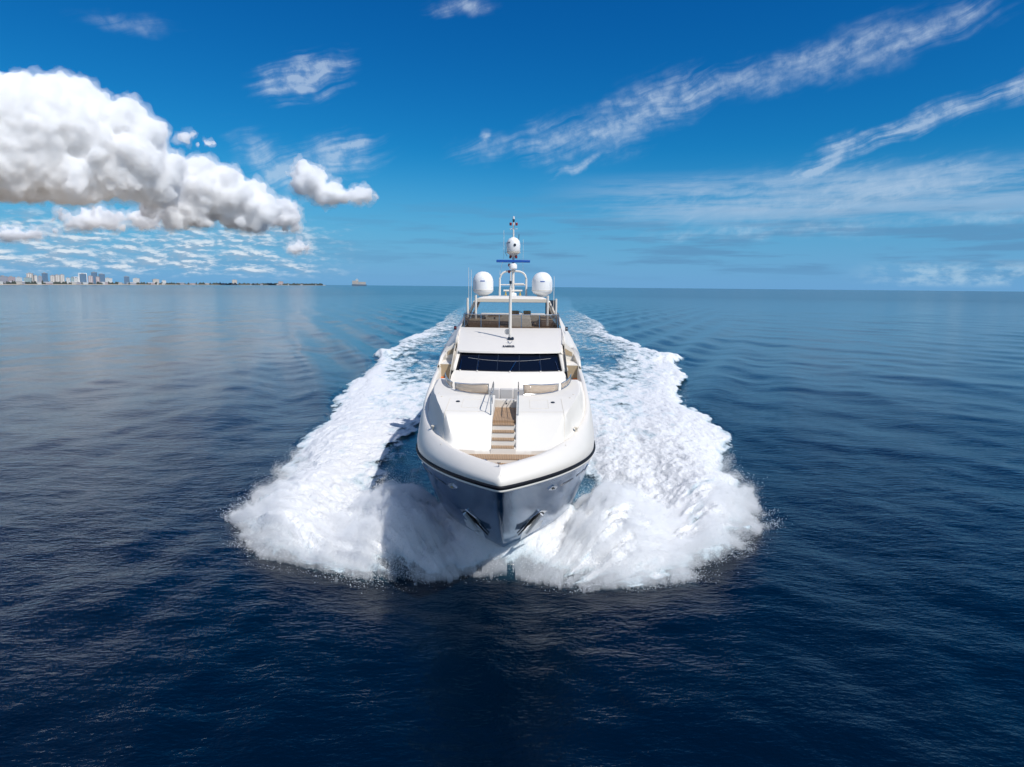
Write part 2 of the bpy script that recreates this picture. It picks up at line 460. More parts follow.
def new_mat(name):
    m = bpy.data.materials.new(name); m.use_nodes = True
    t = m.node_tree; t.nodes.clear(); N = NT(t)
    o = N.n('ShaderNodeOutputMaterial'); b = N.n('ShaderNodeBsdfPrincipled')
    t.links.new(b.outputs[0], o.inputs[0])
    return m, N, b, o

m, N, b, o = new_mat('sea_water')
geo = N.n('ShaderNodeNewGeometry'); pos = geo.outputs['Position']
dist = N.v('LENGTH', pos)
ae = N.n('ShaderNodeAttribute'); ae.attribute_name = 'aerated'
mot = N.noise(N.mapping(pos, scale=(0.25, 0.12, 0.25)), 1.0, 4.0, 0.6)
aef = N.m('MULTIPLY', ae.outputs['Fac'], N.step(mot, 0.35, 0.65, 0.35, 1.0))
N.put(b.inputs['Base Color'], N.mixc(aef, (0.0001, 0.0048, 0.014, 1), (0.075, 0.21, 0.29, 1)))
b.inputs['IOR'].default_value = 1.333
N.put(b.inputs['Roughness'], N.lin(dist, 20, 900, 0.05, 0.14))
n1 = N.noise(N.mapping(pos, rot=math.radians(18), scale=(0.55, 1.1, 1)), 1.0, 3.0, 0.6)
n2 = N.noise(N.mapping(pos, rot=math.radians(-12), scale=(1.7, 3.2, 1)), 1.0, 4.0, 0.62)
gust = N.noise(N.mapping(pos, scale=(0.008, 0.022, 1)), 1.0, 3.0, 0.6)
n3 = N.noise(N.mapping(pos, rot=math.radians(-25), scale=(4.2, 8.5, 1)), 1.0, 3.0, 0.6)
bh = N.m('ADD', N.m('ADD', N.m('MULTIPLY', n1, 0.30), N.m('MULTIPLY', n3, 0.07)), N.m('MULTIPLY', n2, N.m('MULTIPLY', 0.16, N.step(gust, 0.35, 0.7, 0.6, 1.4))))
bp = N.n('ShaderNodeBump'); bp.inputs['Distance'].default_value = 1.0
N.put(bp.inputs['Strength'], N.m('ADD', N.m('ADD', N.step(dist, 20, 130, 0.20, 0.0), 0.085), N.step(dist, 350, 3000, 0.0, 0.35))); N.put(bp.inputs['Height'], bh)
N.put(b.inputs['Normal'], bp.outputs[0])
me.materials.append(m)

# ---------------------------------------------------------------- white water
NS_, NX_ = 900, 520
sg = np.concatenate([np.linspace(2.2, 30, 340), np.geomspace(30.1, 900, NS_ - 340)])
pL = np.interp(sg, [s for x, s in EL[8:]], [x for x, s in EL[8:]]); pR = np.interp(sg, [s for x, s in ER[8:]], [x for x, s in ER[8:]])
pL = np.maximum(pL, 14) + 1.5 + sg * 0.01; pR = np.maximum(pR, 14) + 1.5 + sg * 0.01
u = np.linspace(0, 1, NX_)
xg = -pL[:, None] + (pL + pR)[:, None] * u[None, :]
sgg = np.repeat(sg[:, None], NX_, 1)
h, d, g = wake(xg, sgg)
fade = sst(sgg, 1000, 90)
inner = sst(g + 1.1 * fbm(xg * 0.5, sgg * 0.22, 4, 0.6, 9), np.where(xg < 0, 1.2 + 1.6 * sst(sgg, 10, 16), 0.6), np.where(xg < 0, 3.4 + 1.8 * sst(sgg, 10, 16), 2.2))
hullside = sst(sgg, 8.5, 11) * (1 - inner) * np.where(xg < 0, sst(sgg, 42, 30), sst(sgg, 26, 17))
cov = sst(d, -0.6, 1.6) * (1 - 0.66 * hullside)
cov = cov * (1 - 0.22 * sst(sgg, 16, 40) * sst(d, 2, 8))
aft = sst(sgg, 40, 90)
armk = np.exp(-(np.clip(d, 0, 99) / (6.0 + sgg * 0.05)) ** 2)
cenk = np.exp(-(xg / (6 + sgg * 0.03)) ** 2)
far = np.clip(0.47 + 0.36 * armk + 0.26 * cenk, 0, 1) * (0.35 + 0.65 * sst(sgg, 420, 70))
cov = cov * ((1 - aft) + aft * far)
# dark thin spray right under the stem
stem = np.exp(-((np.abs(xg) / 1.6) ** 2)) * sst(sgg, 6.0, 4.4)
cov = cov * (1 - 0.4 * stem)
cov = cov * (1 + 0.35 * np.clip(radial(xg, sgg, 22, 0.15, 90), -1, 0.2) * sst(sgg, 20, 10))
amp = 0.30 * sst(d, -0.3, 2.0) * np.clip(1.15 - sgg / 60, 0.25, 1)
xw, yw = to_world(xg, sgg)
lump = np.abs(fbm(xg * 0.33, sgg * 0.28, 3, 0.5, 12)) * 0.9
fine = fbm(xg * 1.1, sgg * 0.55, 5, 0.60, 15) * (1 - sst(sgg, 18, 9)) + 1.4 * radial(xg, sgg, 26, 0.45, 95, 5) * sst(sgg, 18, 9)
ridge = 0.5 - np.abs(fbm(xg * 0.7, sgg * 0.30, 4, 0.6, 31))
Zf = swell(xw, yw, np.full_like(xw, 0.3) + sgg * 0.01) * 0.5 + h + amp * (lump * 1.0 + 0.55 * fine + 0.5 * ridge) + 0.02
Vf = np.stack([xw, yw, Zf], -1).reshape(-1, 3)
i0 = (np.arange(len(sg) - 1)[:, None] * NX_ + np.arange(NX_ - 1)[None, :]).ravel()
Ff = np.stack([i0, i0 + 1, i0 + 1 + NX_, i0 + NX_], -1)
cf = cov.ravel()[Ff].max(1)
Ff = Ff[cf > 0.02]
used = np.unique(Ff); remap = np.zeros(len(Vf), np.int64); remap[used] = np.arange(len(used))
me = np_mesh('white_water', Vf[used], remap[Ff])
me.polygons.foreach_set('use_smooth', np.ones(len(Ff), bool))
at = me.attributes.new('cover', 'FLOAT', 'POINT'); at.data.foreach_set('value', cov.ravel()[used].astype(np.float32))
foam = link(bpy.data.objects.new('white_water', me)); foam['kind'] = 'stuff'
foam['label'] = 'white churned foam of the bow wave and the long wake behind the yacht'; foam['category'] = 'wake'

m, N, b, o = new_mat('foam')
geo = N.n('ShaderNodeNewGeometry'); pos = geo.outputs['Position']
ca = N.n('ShaderNodeAttribute'); ca.attribute_name = 'cover'; cvr = ca.outputs['Fac']
na1 = N.noise(N.mapping(pos, scale=(1.0, 0.42, 1.0)), 0.9, 7.0, 0.64)
na2 = N.noise(N.mapping(pos, scale=(1.0, 0.30, 1.0)), 0.28, 4.0, 0.6, 0.6)
nn = N.m('ADD', N.m('MULTIPLY', na1, 0.62), N.m('MULTIPLY', na2, 0.38))
th = N.m('SUBTRACT', 0.80, N.m('MULTIPLY', cvr, 0.52))
al = N.step(nn, N.m('SUBTRACT', th, N.lin(N.v('LENGTH', pos), 40, 200, 0.045, 0.13)), N.m('ADD', th, N.lin(N.v('LENGTH', pos), 40, 200, 0.06, 0.16)))
al = N.m('MULTIPLY', al, N.step(cvr, 0.0, 0.12))
tint = N.step(nn, N.m('ADD', th, 0.02), N.m('ADD', th, 0.16))
N.put(b.inputs['Base Color'], N.mixc(tint, (0.52, 0.62, 0.66, 1), (0.75, 0.755, 0.76, 1)))
b.inputs['Roughness'].default_value = 0.75
b.inputs['Specular IOR Level'].default_value = 0.25
bp = N.n('ShaderNodeBump'); bp.inputs['Distance'].default_value = 0.35; bp.inputs['Strength'].default_value = 0.55
N.put(bp.inputs['Height'], N.noise(N.mapping(pos, scale=(1.0, 0.5, 1.0)), 1.8, 6.0, 0.64)); N.put(b.inputs['Normal'], bp.outputs[0])
N.put(b.inputs['Alpha'], al)
me.materials.append(m)
FOAM = m

# ---------------------------------------------------------------- spray: a drifting veil over the bow wave, and the drops in it
def veil_thick(x, s, d):
    ax = np.abs(x)
    rd = radial(x, s, 17, 0.25, 60, 5)
    t = 0.70 * np.exp(-((ax - 5.0 - 0.15 * (s - 7)) / 3.0) ** 2) * sst(s, 3.0, 5.0) * sst(s, 13, 8)
    t = np.maximum(t, 0.50 * np.exp(-((d - 1.0) / 1.2) ** 2) * sst(s, 22, 9))
    t = t * (1 - 0.85 * np.exp(-(ax / 1.6) ** 2)) + 0.22 * np.exp(-(ax / 1.3) ** 2) * sst(s, 4.2, 5.2) * sst(s, 8, 6)
    n = fbm(x * 0.75, s * 0.6, 5, 0.62, 44)
    return t * np.clip(0.62 + 0.9 * n + 1.5 * rd, 0.0, 2) * sst(d, -0.4, 0.7)
gs = np.arange(1.6, 26, 0.11); gxx = np.arange(-17, 17.01, 0.11)
GX, GS = np.meshgrid(gxx, gs)
hv, dv, gv = wake(GX, GS)
tv = veil_thick(GX, GS, dv)
xw, yw = to_world(GX, GS)
ok = (tv > 0.02) & ((gv > 0.1) | (GS < 5.2))
Fi = (np.arange(len(gs) - 1)[:, None] * len(gxx) + np.arange(len(gxx) - 1)[None, :]).ravel()
Q = np.stack([Fi, Fi + 1, Fi + 1 + len(gxx), Fi + len(gxx)], -1)
Q = Q[ok.ravel()[Q].all(1)]
top = np.stack([xw, yw, hv + 0.12 + tv], -1).reshape(-1, 3); bot = np.stack([xw, yw, hv - 0.15 + 0 * tv], -1).reshape(-1, 3)
n0 = len(top)
E = np.concatenate([Q[:, [0, 1]], Q[:, [1, 2]], Q[:, [2, 3]], Q[:, [3, 0]]])
key = np.minimum(E[:, 0], E[:, 1]) * n0 + np.maximum(E[:, 0], E[:, 1])
uq, idx, cnt = np.unique(key, return_index=True, return_counts=True)
B = E[idx[cnt == 1]]
Fv = np.concatenate([Q, Q[:, ::-1] + n0, np.stack([B[:, 1], B[:, 0], B[:, 0] + n0, B[:, 1] + n0], -1)])
Vv = np.concatenate([top, bot]); used = np.unique(Fv); remap = np.zeros(len(Vv), np.int64); remap[used] = np.arange(len(used))
me = np_mesh('spray_mist', Vv[used], remap[Fv])
mist = link(bpy.data.objects.new('spray_mist', me)); mist['kind'] = 'stuff'; mist['label'] = 'fine white mist of spray hanging over the bow wave'; mist['category'] = 'spray'
mm = bpy.data.materials.new('mist'); mm.use_nodes = True; mm.node_tree.nodes.clear(); N = NT(mm.node_tree)
mo = N.n('ShaderNodeOutputMaterial'); mv = N.n('ShaderNodeVolumeScatter'); mv.inputs['Color'].default_value = (1, 1, 1, 1); mv.inputs['Density'].default_value = 1.7; mv.inputs['Anisotropy'].default_value = -0.3
mm.node_tree.links.new(mv.outputs[0], mo.inputs['Volume']); me.materials.append(mm)

# drops: small stretched tetrahedra, thrown out and forward
def drops(n):
    X = rng.uniform(-16.5, 16.5, n * 6); S = rng.uniform(1.5, 24, n * 6)
    h, d, g = wake(X, S)
    t = veil_thick(X, S, d)
    edge = np.exp(-((d - 0.55) / 0.55) ** 2) * sst(S, 30, 12) * np.clip(0.55 + 2.0 * radial(X, S, 20, 0.2, 62), 0.05, 1.5) * (1 - 0.8 * np.exp(-(X / 1.8) ** 2))
    p = (t * 0.9 + 0.9 * edge + 0.04 * (d > 0.3)) * ((g > 0.0) | (S < 5))
    k = rng.uniform(0, 1, n * 6) < p
    X, S, h, d, t, edge = [a[k][:n] for a in (X, S, h, d, t, edge)]
    up_ = rng.exponential(0.16, len(X)) + t * rng.uniform(0.2, 1.3, len(X))
    out = rng.exponential(0.10, len(X)) * edge
    return X + np.sign(X) * out, S - out * 0.3, np.maximum(h, 0.0) + 0.05 + up_ * np.where(d < 0, 0.5, 1.0)
X, S, Zd = drops(280000)
n = len(X); xw, yw = to_world(X, S)
r = 0.0035 + rng.exponential(0.0026, n); r = np.minimum(r, 0.014)
T0 = np.array([(1, 1, 1), (1, -1, -1), (-1, 1, -1), (-1, -1, 1)]) / 1.4
vel = np.stack([np.sign(X) * rng.uniform(0.3, 1, n), -rng.uniform(0.1, 0.7, n), rng.normal(0.1, 0.5, n)], -1); vel /= np.linalg.norm(vel, axis=1)[:, None]
Vd = T0[None] * r[:, None, None]
Vd = Vd + vel[:, None, :] * np.einsum('nij,nj->ni', Vd, vel)[..., None] * 1.6
Vd = Vd + np.stack([xw, yw, Zd], -1)[:, None, :]
Fd = np.array([(0, 1, 2), (0, 3, 1), (0, 2, 3), (1, 3, 2)])[None] + (np.arange(n) * 4)[:, None, None]
me = np_mesh('spray_drops', Vd.reshape(-1, 3), Fd.reshape(-1, 3))
dr = link(bpy.data.objects.new('spray_drops', me)); dr['kind'] = 'stuff'; dr['label'] = 'flying drops of sea water thrown up by the bow'; dr['category'] = 'spray'
m, N, b, o = new_mat('drops'); b.inputs['Base Color'].default_value = (0.85, 0.87, 0.88, 1); b.inputs['Roughness'].default_value = 0.4
me.materials.append(m)
# ---------------------------------------------------------------- small mesh builder
class MB:
    def __init__(self):
        self.V, self.F = [], []
    def add(self, V, F):
        o = len(self.V); self.V += [tuple(v) for v in V]; self.F += [tuple(i + o for i in f) for f in F]; return self
    def box(self, x0, x1, y0, y1, z0, z1):
        V = [(x0, y0, z0), (x1, y0, z0), (x1, y1, z0), (x0, y1, z0), (x0, y0, z1), (x1, y0, z1), (x1, y1, z1), (x0, y1, z1)]
        return self.add(V, [(0, 3, 2, 1), (4, 5, 6, 7), (0, 1, 5, 4), (1, 2, 6, 5), (2, 3, 7, 6), (3, 0, 4, 7)])
    def hexa(self, P):
        """eight corners: bottom four counter-clockwise, then top four"""
        return self.add(P, [(0, 3, 2, 1), (4, 5, 6, 7), (0, 1, 5, 4), (1, 2, 6, 5), (2, 3, 7, 6), (3, 0, 4, 7)])
    def plate(self, P, t):
        """planar polygon P given a thickness t (vector)"""
        n = len(P); P = [Vector(p) for p in P]; T = Vector(t)
        V = P + [p + T for p in P]
        F = [tuple(range(n - 1, -1, -1)), tuple(range(n, 2 * n))] + [(i, (i + 1) % n, n + (i + 1) % n, n + i) for i in range(n)]
        return self.add(V, F)
    def tube(self, path, r, seg=8, closed=False):
        P = [Vector(p) for p in path]; n = len(P); rr = r if isinstance(r, (list, tuple)) else [r] * n
        V, F = [], []
        for i, p in enumerate(P):
            a = P[i - 1] if (i > 0 or closed) else p; b = P[(i + 1) % n] if (i < n - 1 or closed) else p
            d = (b - a).normalized() if (b - a).length > 1e-6 else Vector((0, 0, 1))
            ref = Vector((0, 0, 1)) if abs(d.z) < 0.9 else Vector((0, 1, 0))
            u = d.cross(ref).normalized(); w = d.cross(u)
            for k in range(seg):
                t = 2 * math.pi * k / seg
                V.append(p + (u * math.cos(t) + w * math.sin(t)) * rr[i])
        m = n if closed else n - 1
        for i in range(m):
            for k in range(seg):
                j = (i + 1) % n; l = (k + 1) % seg
                F.append((i * seg + k, i * seg + l, j * seg + l, j * seg + k))
        if not closed:
            F += [tuple(range(seg)), tuple((n - 1) * seg + k for k in range(seg - 1, -1, -1))]
        return self.add(V, F)
    def lathe(self, prof, c=(0, 0, 0), seg=32, axis='z'):
        V, F = [], []
        for r, z in prof:
            for k in range(seg):
                t = 2 * math.pi * k / seg
                p = (r * math.cos(t), r * math.sin(t), z)
                if axis == 'y': p = (p[0], p[2], p[1])
                if axis == 'x': p = (p[2], p[0], p[1])
                V.append((p[0] + c[0], p[1] + c[1], p[2] + c[2]))
        for i in range(len(prof) - 1):
            for k in range(seg):
                l = (k + 1) % seg
                F.append((i * seg + k, i * seg + l, (i + 1) * seg + l, (i + 1) * seg + k))
        F += [tuple(range(seg - 1, -1, -1)), tuple((len(prof) - 1) * seg + k for k in range(seg))]
        return self.add(V, F)
    def grid(self, G, skip=None):
        n, m = len(G), len(G[0])
        V = [p for row in G for p in row]
        F = [(i * m + j, i * m + j + 1, (i + 1) * m + j + 1, (i + 1) * m + j) for i in range(n - 1) for j in range(m - 1)
             if not (skip and skip(i, j))]
        return self.add(V, F)
    def build(self, name, mat, parent=None, smooth=False, bevel=0, solid=0, angle=35, weld=False):
        me = bpy.data.meshes.new(name); me.from_pydata([tuple(v) for v in self.V], [], self.F); me.update()
        bm = bmesh.new(); bm.from_mesh(me)
        if weld: bmesh.ops.remove_doubles(bm, verts=bm.verts, dist=1e-4)
        bmesh.ops.recalc_face_normals(bm, faces=bm.faces)
        bm.to_mesh(me); bm.free()
        me.materials.append(mat)
        o = link(bpy.data.objects.new(name, me), parent)
        if solid:
            md = o.modifiers.new('t', 'SOLIDIFY'); md.thickness = solid; md.offset = 0
        if bevel:
            md = o.modifiers.new('b', 'BEVEL'); md.width = bevel; md.segments = 2; md.limit_method = 'ANGLE'; md.angle_limit = math.radians(40)
        if smooth or bevel:
            me.polygons.foreach_set('use_smooth', np.ones(len(me.polygons), bool))
            try: me.set_sharp_from_angle(angle=math.radians(angle))
            except Exception: pass
        return o

def empty(name, loc=(0, 0, 0), rz=0.0, parent=None):
    o = bpy.data.objects.new(name, None); o.location = loc; o.rotation_euler = (0, 0, rz); return link(o, parent)
def tag(o, label, cat, group=None):
    o['label'] = label; o['category'] = cat
    if group: o['group'] = group
    return o

# ---------------------------------------------------------------- yacht materials
def paint(name, col, rough=0.25, metal=0.0, coat=0.0, var=0.03, spec=0.5, even=False):
    m, N, b, o = new_mat(name)
    geo = N.n('ShaderNodeNewGeometry')
    n = N.noise(geo.outputs['Position'], 1.7, 5.0, 0.6)
    c = N.mixc(n, tuple(max(0, v * (1 - var)) for v in col) + (1,), tuple(min(1, v * (1 + var)) for v in col) + (1,))
    N.put(b.inputs['Base Color'], c)
    if even: b.inputs['Roughness'].default_value = rough
    else: N.put(b.inputs['Roughness'], N.lin(N.noise(geo.outputs['Position'], 3.0, 3.0), 0.3, 0.7, rough * 0.85, rough * 1.2))
    b.inputs['Metallic'].default_value = metal
    b.inputs['Coat Weight'].default_value = coat
    b.inputs['Coat Roughness'].default_value = 0.04
    b.inputs['Specular IOR Level'].default_value = spec
    return m
WHITE = paint('white_gelcoat', (0.76, 0.715, 0.645), 0.38, coat=0.0, even=True)
WHITE2 = paint('white_deck_paint', (0.76, 0.72, 0.65), 0.6, even=True)
DOME = paint('white_dome', (0.80, 0.80, 0.79), 0.35)
CREAM = paint('cream_gelcoat', (0.66, 0.60, 0.50), 0.45)
TAN = paint('tan_panel', (0.42, 0.32, 0.20), 0.5)
GREYC = paint('grey_cushion', (0.52, 0.50, 0.48), 0.85, var=0.08)
BLACK = paint('black_rubber', (0.008, 0.009, 0.013), 0.6, spec=0.2)
NAVY = paint('dark_fitting', (0.02, 0.03, 0.05), 0.3)
STEEL = paint('stainless_steel', (0.62, 0.64, 0.66), 0.14, metal=1.0)
RED = paint('red_lamp_shade', (0.22, 0.02, 0.025), 0.35)
BLUE = paint('blue_radar_face', (0.015, 0.09, 0.38), 0.4)
YEL = paint('brass', (0.55, 0.38, 0.10), 0.35, metal=0.4)
ORANGE = paint('orange_buoy', (0.75, 0.16, 0.02), 0.6)
HULLP = paint('blue_grey_metallic_hull', (0.022, 0.125, 0.27), 0.13, metal=0.5, coat=0.15, var=0.04)
ANTIF = paint('dark_bottom_paint', (0.01, 0.015, 0.03), 0.5)
BROWNU = paint('brown_upholstery', (0.20, 0.13, 0.085), 0.8, var=0.15)  # plain brown, on the flybridge sofa bases

m, N, b, o = new_mat('teak'); tco = N.n('ShaderNodeTexCoord')
w = N.n('ShaderNodeTexWave'); w.bands_direction = 'X'; w.inputs['Scale'].default_value = 5.0; w.inputs['Distortion'].default_value = 0.15
N.put(w.inputs['Vector'], tco.outputs['Object'])
gr = N.noise(N.mapping(tco.outputs['Object'], scale=(14, 1.2, 1)), 1.0, 5.0, 0.6)
c = N.mixc(gr, (0.30, 0.185, 0.105, 1), (0.50, 0.34, 0.20, 1))
N.put(b.inputs['Base Color'], N.mixc(N.step(w.outputs['Fac'], 0.10, 0.02), c, (0.09, 0.06, 0.045, 1)))
b.inputs['Roughness'].default_value = 0.65
TEAK = m

def glass(name, col, alpha):
    m, N, b, o = new_mat(name)
    b.inputs['Base Color'].default_value = col + (1,); b.inputs['Roughness'].default_value = 0.04
    b.inputs['Alpha'].default_value = alpha
    return m
GALV = paint('bright_anchor_metal', (0.78, 0.79, 0.80), 0.3, metal=0.35)
GLASS = glass('dark_window_glass', (0.004, 0.006, 0.012), 1.0)
TINT = glass('smoked_screen', (0.05, 0.04, 0.035), 0.45)
TANG = glass('tan_tinted_screen', (0.50, 0.38, 0.27), 0.62)
CLEAR = glass('lamp_glass', (0.5, 0.5, 0.5), 0.6)

# ---------------------------------------------------------------- yacht, in its own frame: x across, y aft from the stem head, z up
yacht = empty('motor_yacht', (YX, YY, 0), -YA)
tag(yacht, 'large white motor yacht with blue-grey hull speeding bow-on through white foam', 'yacht')

ZK = [-1, 0, 1.5, 3.3, 4.9]
HB = [2.5, 3.2, 3.6, 3.9, 4.0]; HL = [24, 20, 16.5, 14.5, 13]; HN = [3.4, 4.3, 4.8, 3.8, 3.16]
SZ, SS = [-1, 0, 1.2, 2, 3, 4, 4.9], [9.5, 7.0, 5.0, 3.9, 2.6, 1.3, 0.0]
def stem_s(z): return float(np.interp(z, SZ, SS))
def z_rail(s): return float(np.interp(s, [0, 4, 8, 14, 40], [4.9, 4.66, 4.36, 4.1, 4.0]))
def half(s, z0, a=None):
    B = float(np.interp(z0, ZK, HB)); L = float(np.interp(z0, ZK, HL)); n = float(np.interp(z0, ZK, HN))
    a = max(s - stem_s(z0), 0.0)
    rd = 0.10 * max(0.0, (z0 - 1) / 3.9) + 0.02
    a2 = math.sqrt(a * a + 2 * rd * a)
    w = B * (1 - max(0.0, 1 - min(a2 / L, 1)) ** n)
    return w * (1 - 0.06 * max(0.0, (s - 22) / 18.0))
LEN = 39.5
us = [(i / 60.0) ** 1.9 for i in range(61)]
vs = [i / 26.0 for i in range(27)]
def hull_pt(u, v):
    z0 = -1 + v * 5.9; s0 = stem_s(z0); s = s0 + u * (LEN - s0)
    return half(s, z0), s, -1 + v * (z_rail(s) + 1)
def hull_half(s, z):
    v = (z + 1) / (z_rail(s) + 1); return half(s, -1 + v * 5.9)
G = []
for u in us[::-1]: G.append([(-hull_pt(u, v)[0], hull_pt(u, v)[1], hull_pt(u, v)[2]) for v in vs])
for u in us[1:]: G.append([hull_pt(u, v) for v in vs])
mb = MB().grid(G)
tr = [G[0][k] for k in range(len(vs))] + [G[-1][k] for k in range(len(vs) - 1, -1, -1)]
mb.add(tr, [tuple(range(len(tr)))])
hull = mb.build('hull', HULLP, yacht, smooth=True, angle=80, weld=True)

# rail line of both sides, from port quarter round the stem to the starboard quarter
rs = [(i / 90.0) ** 2.0 * LEN for i in range(91)]
rail = [(-half(s, 4.9), s) for s in rs[::-1]] + [(half(s, 4.9), s) for s in rs[1:]]
def normals(path):
    out = []
    for i in range(len(path)):
        a = path[max(i - 1, 0)]; c = path[min(i + 1, len(path) - 1)]
        dx, dy = c[0] - a[0], c[1] - a[1]; l = math.hypot(dx, dy) or 1
        out.append((dy / l, -dx / l))
    return out
rn = normals(rail)
def sweep(prof_fn, closed=True):
    """prof_fn(s) -> list of (outward, z) pairs; inward offsets meet in a clean point on the centre line"""
    st_ = rail[90:]; sn = rn[90:]
    prof = [prof_fn(s) for x, s in st_]
    m = len(prof[0]); cols = []
    for j in range(m):
        Xr = [max(0.0, x) + abs(nx) * p[j][0] * (0 if i == 0 else 1) for i, ((x, s), (nx, ny), p) in enumerate(zip(st_, sn, prof))]
        Sr = [s - abs(ny) * p[j][0] for (x, s), (nx, ny), p in zip(st_, sn, prof)]
        if prof[0][j][0] < -0.02:
            k = next(i for i in range(1, len(Xr)) if Xr[i] > 0.0 and all(v > 0 for v in Xr[i:i + 6]))
            f = Xr[k] / max(1e-6, Xr[k] - Xr[k - 1]) if k > 1 else 0
            Sc = Sr[k] - (Sr[k] - Sr[k - 1]) * f
            for i in range(k): Xr[i] = 0.0; Sr[i] = Sc
        Xr[0] = 0.0
        cols.append([(Xr[i], Sr[i], prof[i][j][1]) for i in range(len(Xr))])
    if closed: cols.append(cols[0])
    G = [[cols[j][i] for j in range(len(cols))] for i in range(len(st_))]
    Gm = [[(-p[0], p[1], p[2]) for p in r_] for r_ in G[:0:-1]]
    return MB().grid(Gm + G)
sweep(lambda s: [(-0.05, z_rail(s) + 0.0), (0.05, z_rail(s) + 0.0), (0.075, z_rail(s) + 0.04), (0.075, z_rail(s) + 0.085), (0.04, z_rail(s) + 0.12), (-0.05, z_rail(s) + 0.12)]).build('rubbing_strake', BLACK, yacht, smooth=True, weld=True)
sweep(lambda s: [(-0.04, z_rail(s) - 0.075), (0.03, z_rail(s) - 0.075), (0.045, z_rail(s) - 0.04), (0.03, z_rail(s) - 0.003), (-0.04, z_rail(s) - 0.003)]).build('white_trim_line', WHITE, yacht, smooth=True, weld=True)

def z_top(s): return float(np.interp(s, [0, 3, 5, 7, 9, 11, 13, 15, 18, 24, 40], [5.50, 5.5, 5.55, 5.74, 6.02, 6.36, 6.72, 7.0, 7.4, 7.6, 7.5]))
def inset(s): return float(np.interp(s, [0, 1, 2, 4, 6, 8, 10, 13, 40], [0.52, 0.46, 0.40, 0.46, 0.42, 0.28, 0.20, 0.16, 0.10]))
CAPW = 0.16
def bul(s):
    zr, zt, i = z_rail(s) + 0.11, z_top(s), inset(s); h = zt - zr
    return [(0.0, zr), (0.02, zr + 0.22 * h), (-0.10 * i, zr + 0.45 * h), (-0.36 * i, zr + 0.70 * h), (-0.68 * i, zr + 0.88 * h), (-0.92 * i, zr + 0.97 * h), (-i - 0.04, zt),
            (-i - CAPW, zt - 0.005), (-i - CAPW - 0.05, zt - 0.06), (-i - CAPW - 0.06, zt - (0.55 if s < 12 else min(1.3, 0.55 + (s - 12))))]
bw = sweep(bul, closed=False).build('bulwark', WHITE, yacht, smooth=True, angle=70, weld=True)
def x_in(s):
    """inner face of the bulwark"""
    return max(0.02, half(s, 4.9) - inset(s) * 1.02 - CAPW - 0.04)

# foredeck: teak well right in the bow, a teak-topped step, then the raised white deck
def strip(s0, s1, z, name, mat, n=10, z2=None):
    G = []
    for i in range(n + 1):
        s = s0 + (s1 - s0) * i / n; w = x_in(s) + 0.03
        G.append([(-w + 2 * w * j / 16.0, s - 0.02 * ((j - 8) / 8.0) ** 2, z) for j in range(17)])
    return MB().grid(G).build(name, mat, yacht, solid=0.03)
strip(0.75, 2.93, 5.00, 'teak_well', TEAK)
w = x_in(2.95) + 0.02
MB().box(-w, w, 2.93, 2.98, 4.98, 5.135).build('step_riser', WHITE, yacht)
strip(2.92, 3.70, 5.15, 'teak_step', TEAK)

def zc(s, x):
    """raised foredeck"""
    ax = abs(x); se = s + 0.035 * x * x
    z = float(np.interp(se, [3.6, 3.64, 3.8, 5.1, 5.35, 7.8, 10, 14, 20], [5.13, 5.30, 5.40, 6.32, 6.41, 6.70, 6.72, 6.74, 6.9]))
    xe = x_in(s); a0 = max(xe - 0.24, 0.3)
    t = np.clip((ax - a0) / max(0.1, xe - a0), 0, 1); t = t * t * (3 - 2 * t)
    return z - (z - min(z, z_top(s) - 0.04)) * float(t)
def x_rim(s):
    if s < 7.8: return 0.46
    return float(np.interp(s, [7.8, 7.84, 7.95, 8.15, 8.6, 9.3, 10.5, 12, 13.0, 14.6], [0.46, 0.62, 1.0, 1.45, 1.95, 2.35, 2.75, 3.0, 3.08, 3.1]))
st = sorted(set([3.6, 3.62, 3.64, 3.7, 3.8] + [3.8 + 0.1 * i for i in range(40)] + [7.8, 7.82, 7.84, 7.88, 7.92, 7.95, 8.0, 8.05, 8.1, 8.15, 8.25, 8.4, 8.6, 8.8] + [9 + 0.25 * i for i in range(16)]))
mb = MB()
for sd in (-1, 1):
    G = []
    for s in st:
        a, c = x_rim(s), x_in(s) + 0.05
        c = max(c, a + 0.05)
        row = [(sd * a, s, 5.1), (sd * a, s, zc(s, a) - 0.02)]
        row += [(sd * (a + 0.02 + (c - a - 0.02) * j / 26.0), s, zc(s, a + (c - a) * j / 26.0)) for j in range(27)]
        row.append((sd * (c + 0.01), s, 5.0))
        G.append(row)
    G.insert(0, [(p[0], 3.595, min(p[2], 5.0)) for p in G[0]])
    mb.grid(G)
deck = mb.build('raised_foredeck', WHITE2, yacht, smooth=True, angle=40)
# front face of the raised deck below the steps
MB().box(-0.47, 0.47, 3.60, 3.66, 5.12, 5.36).build('stair_front', WHITE2, yacht)
# steps between the two halves
for k, (z, s0, s1) in enumerate([(5.40, 3.66, 4.02), (5.62, 4.02, 4.38), (5.84, 4.38, 4.74), (6.05, 4.74, 5.10)]):
    stp = MB().box(-0.455, 0.455, s0, s1 + 0.02, z - 0.24, z - 0.035).build('stair_step', WHITE2, yacht)
    MB().box(-0.43, 0.40, s0 - 0.02, s1 - 0.0, z - 0.033, z).build('stair_tread', TEAK, stp)
MB().box(-0.455, 0.455, 5.10, 8.0, 5.9, 6.14).build('stair_landing', TEAK, yacht)
lk = MB().box(-0.60, 0.60, 8.0, 8.35, 5.7, 6.47).build('locker', WHITE, yacht, bevel=0.02)
MB().lathe([(0.035, 0), (0.035, 0.02)], (0.02, 7.985, 6.32), 12, 'y').build('latch', NAVY, lk)

